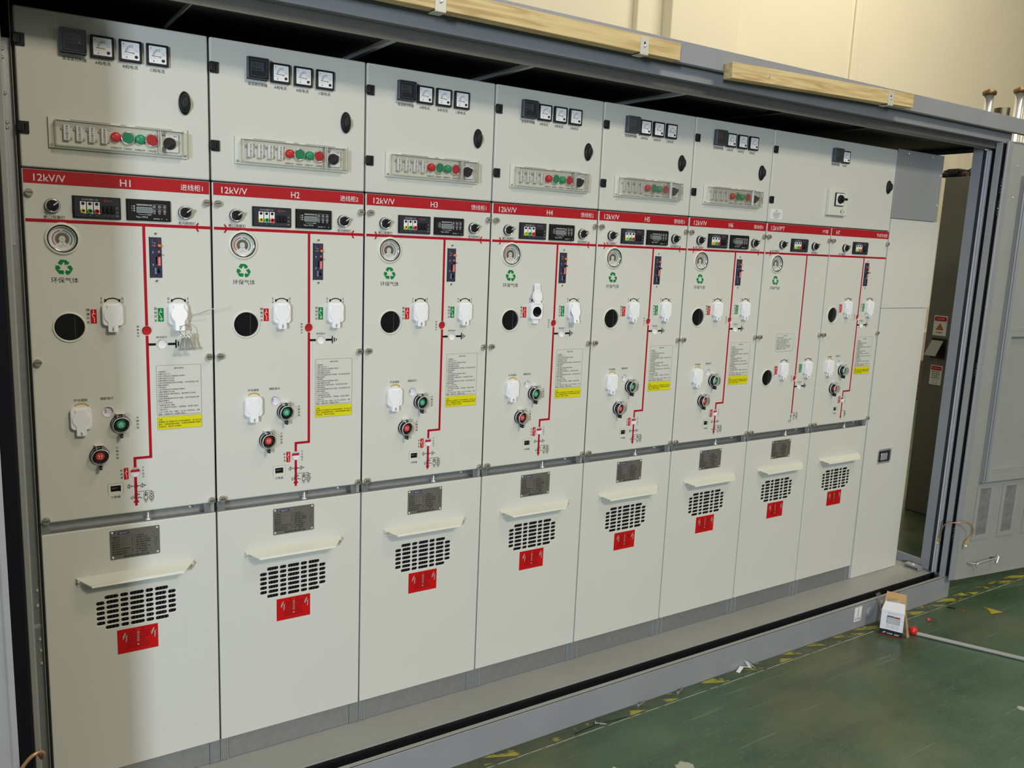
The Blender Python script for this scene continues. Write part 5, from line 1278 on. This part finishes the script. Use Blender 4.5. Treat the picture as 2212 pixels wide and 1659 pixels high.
op = thing('operating_rod', 'bright steel rod with a red ball end lying on the green floor', 'rod', (3.252, -.378, .0190)); op.rotation_euler = (0, 0, math.atan2(-.368, .193))
P('rod', lambda b: b.tube([(.014, 0, -.010), (.90, 0, -.010)], .0085, CHROME, 16), op, None)
P('ball', lambda b: b.lathe(0, 0, [(.0188*math.sin(math.pi*k/16)+1e-5, -.0188*math.cos(math.pi*k/16)) for k in range(17)], BTN_R2, 28, axis='z'), op, None)
def flat_tri(b):
    b.faces([(3.846, -.362, .0006), (3.785, -.436, .0006), (3.876, -.455, .0006)], [(0, 1, 2)], MATS['brown_board'])
    b.faces([(3.843, -.370, .0009), (3.792, -.432, .0009), (3.867, -.449, .0009)], [(0, 1, 2)], MATS['dull_yellow']); b.faces([(3.8425, -.376, .0011), (3.797, -.4305, .0011), (3.8625, -.4460, .0011)], [(0, 1, 2)], MATS['dull_yellow'])
    for k in range(5):
        x = 3.803+.0075*k; y = -.4180+.0085*k; b.faces([(x, y, .0014), (x+.004, y+.0045, .0014), (x+.0085, y-.0010, .0014), (x+.0045, y-.0055, .0014)], [(0, 1, 2, 3)], INK)
solo('warning_sticker', flat_tri, 'yellow triangular sticker lying loose on the green floor', 'sticker')
ct = thing('clear_tube', 'short clear plastic tube with red end on the floor near the carton', 'tube', (3.450, -.335, .008)); ct.rotation_euler = (0, 0, math.radians(-50))
P('tube', lambda b: b.tube([(.002, 0, -.001), (.030, 0, -.001)], .0070, FILM, 12), ct, None); P('red_end', lambda b: b.tube([(-.010, 0, -.001), (.004, 0, -.001)], .0062, MATS['coral_label'], 12), ct, None)
solo('cap', lambda b: b.lathe(3.710, -.346, [(.0045, .0005), (.004, .004)], BTN_R2, 10, axis='z'), 'tiny red plastic cap on the floor near the yellow sticker', 'cap')
def paper(b):
    pts = [(2.305, -.232, .001), (2.335, -.224, .014), (2.375, -.230, .004), (2.360, -.222, .030), (2.395, -.232, .001)]
    for p, q in zip(pts, pts[1:]): quad(b, p, q, (q[0]+.006, q[1]-.014, q[2]), (p[0]+.006, p[1]-.014, p[2]), .0004, WHITE2)
solo('paper_strip', paper, 'crumpled strip of white paper on the worn yellow marking', 'paper')
def screw(b):
    b.tube([(0, 0, .004), (.034, 0, .003)], .0030, CHROME, 8); b.tube([(-.004, 0, .005), (0, 0, .005)], .0055, CHROME, 10)
for (x, y, a, lb) in ((1.600, -.250, -35, 'loose steel screw on the worn marking, nearest the camera'), (1.805, -.236, 15, 'loose steel screw lying close against the base beam'), (1.992, -.240, 20, 'loose steel screw beside the crumpled paper and beam')):
    o = part('loose_screw', screw, None, 'screw', (x, y, 0), (0, 0, math.radians(a))); o['label'] = lb; o['category'] = 'screw'; o['group'] = 'loose screws on the floor'
solo('cable_tie', lambda b: b.tube(smooth([(1.500, -.262, .002), (1.600, -.258, .004), (1.660, -.264, .003), (1.720, -.270, .002)]), .0012, BLACK, 6), 'thin black cable offcut lying along the floor joint', 'cable')
solo('black_offcut', lambda b: b.tube([(3.672, -.292, .003), (3.690, -.318, .003)], .0025, BLACK, 6), 'short black offcut on the floor joint near the yellow marking', 'cable')
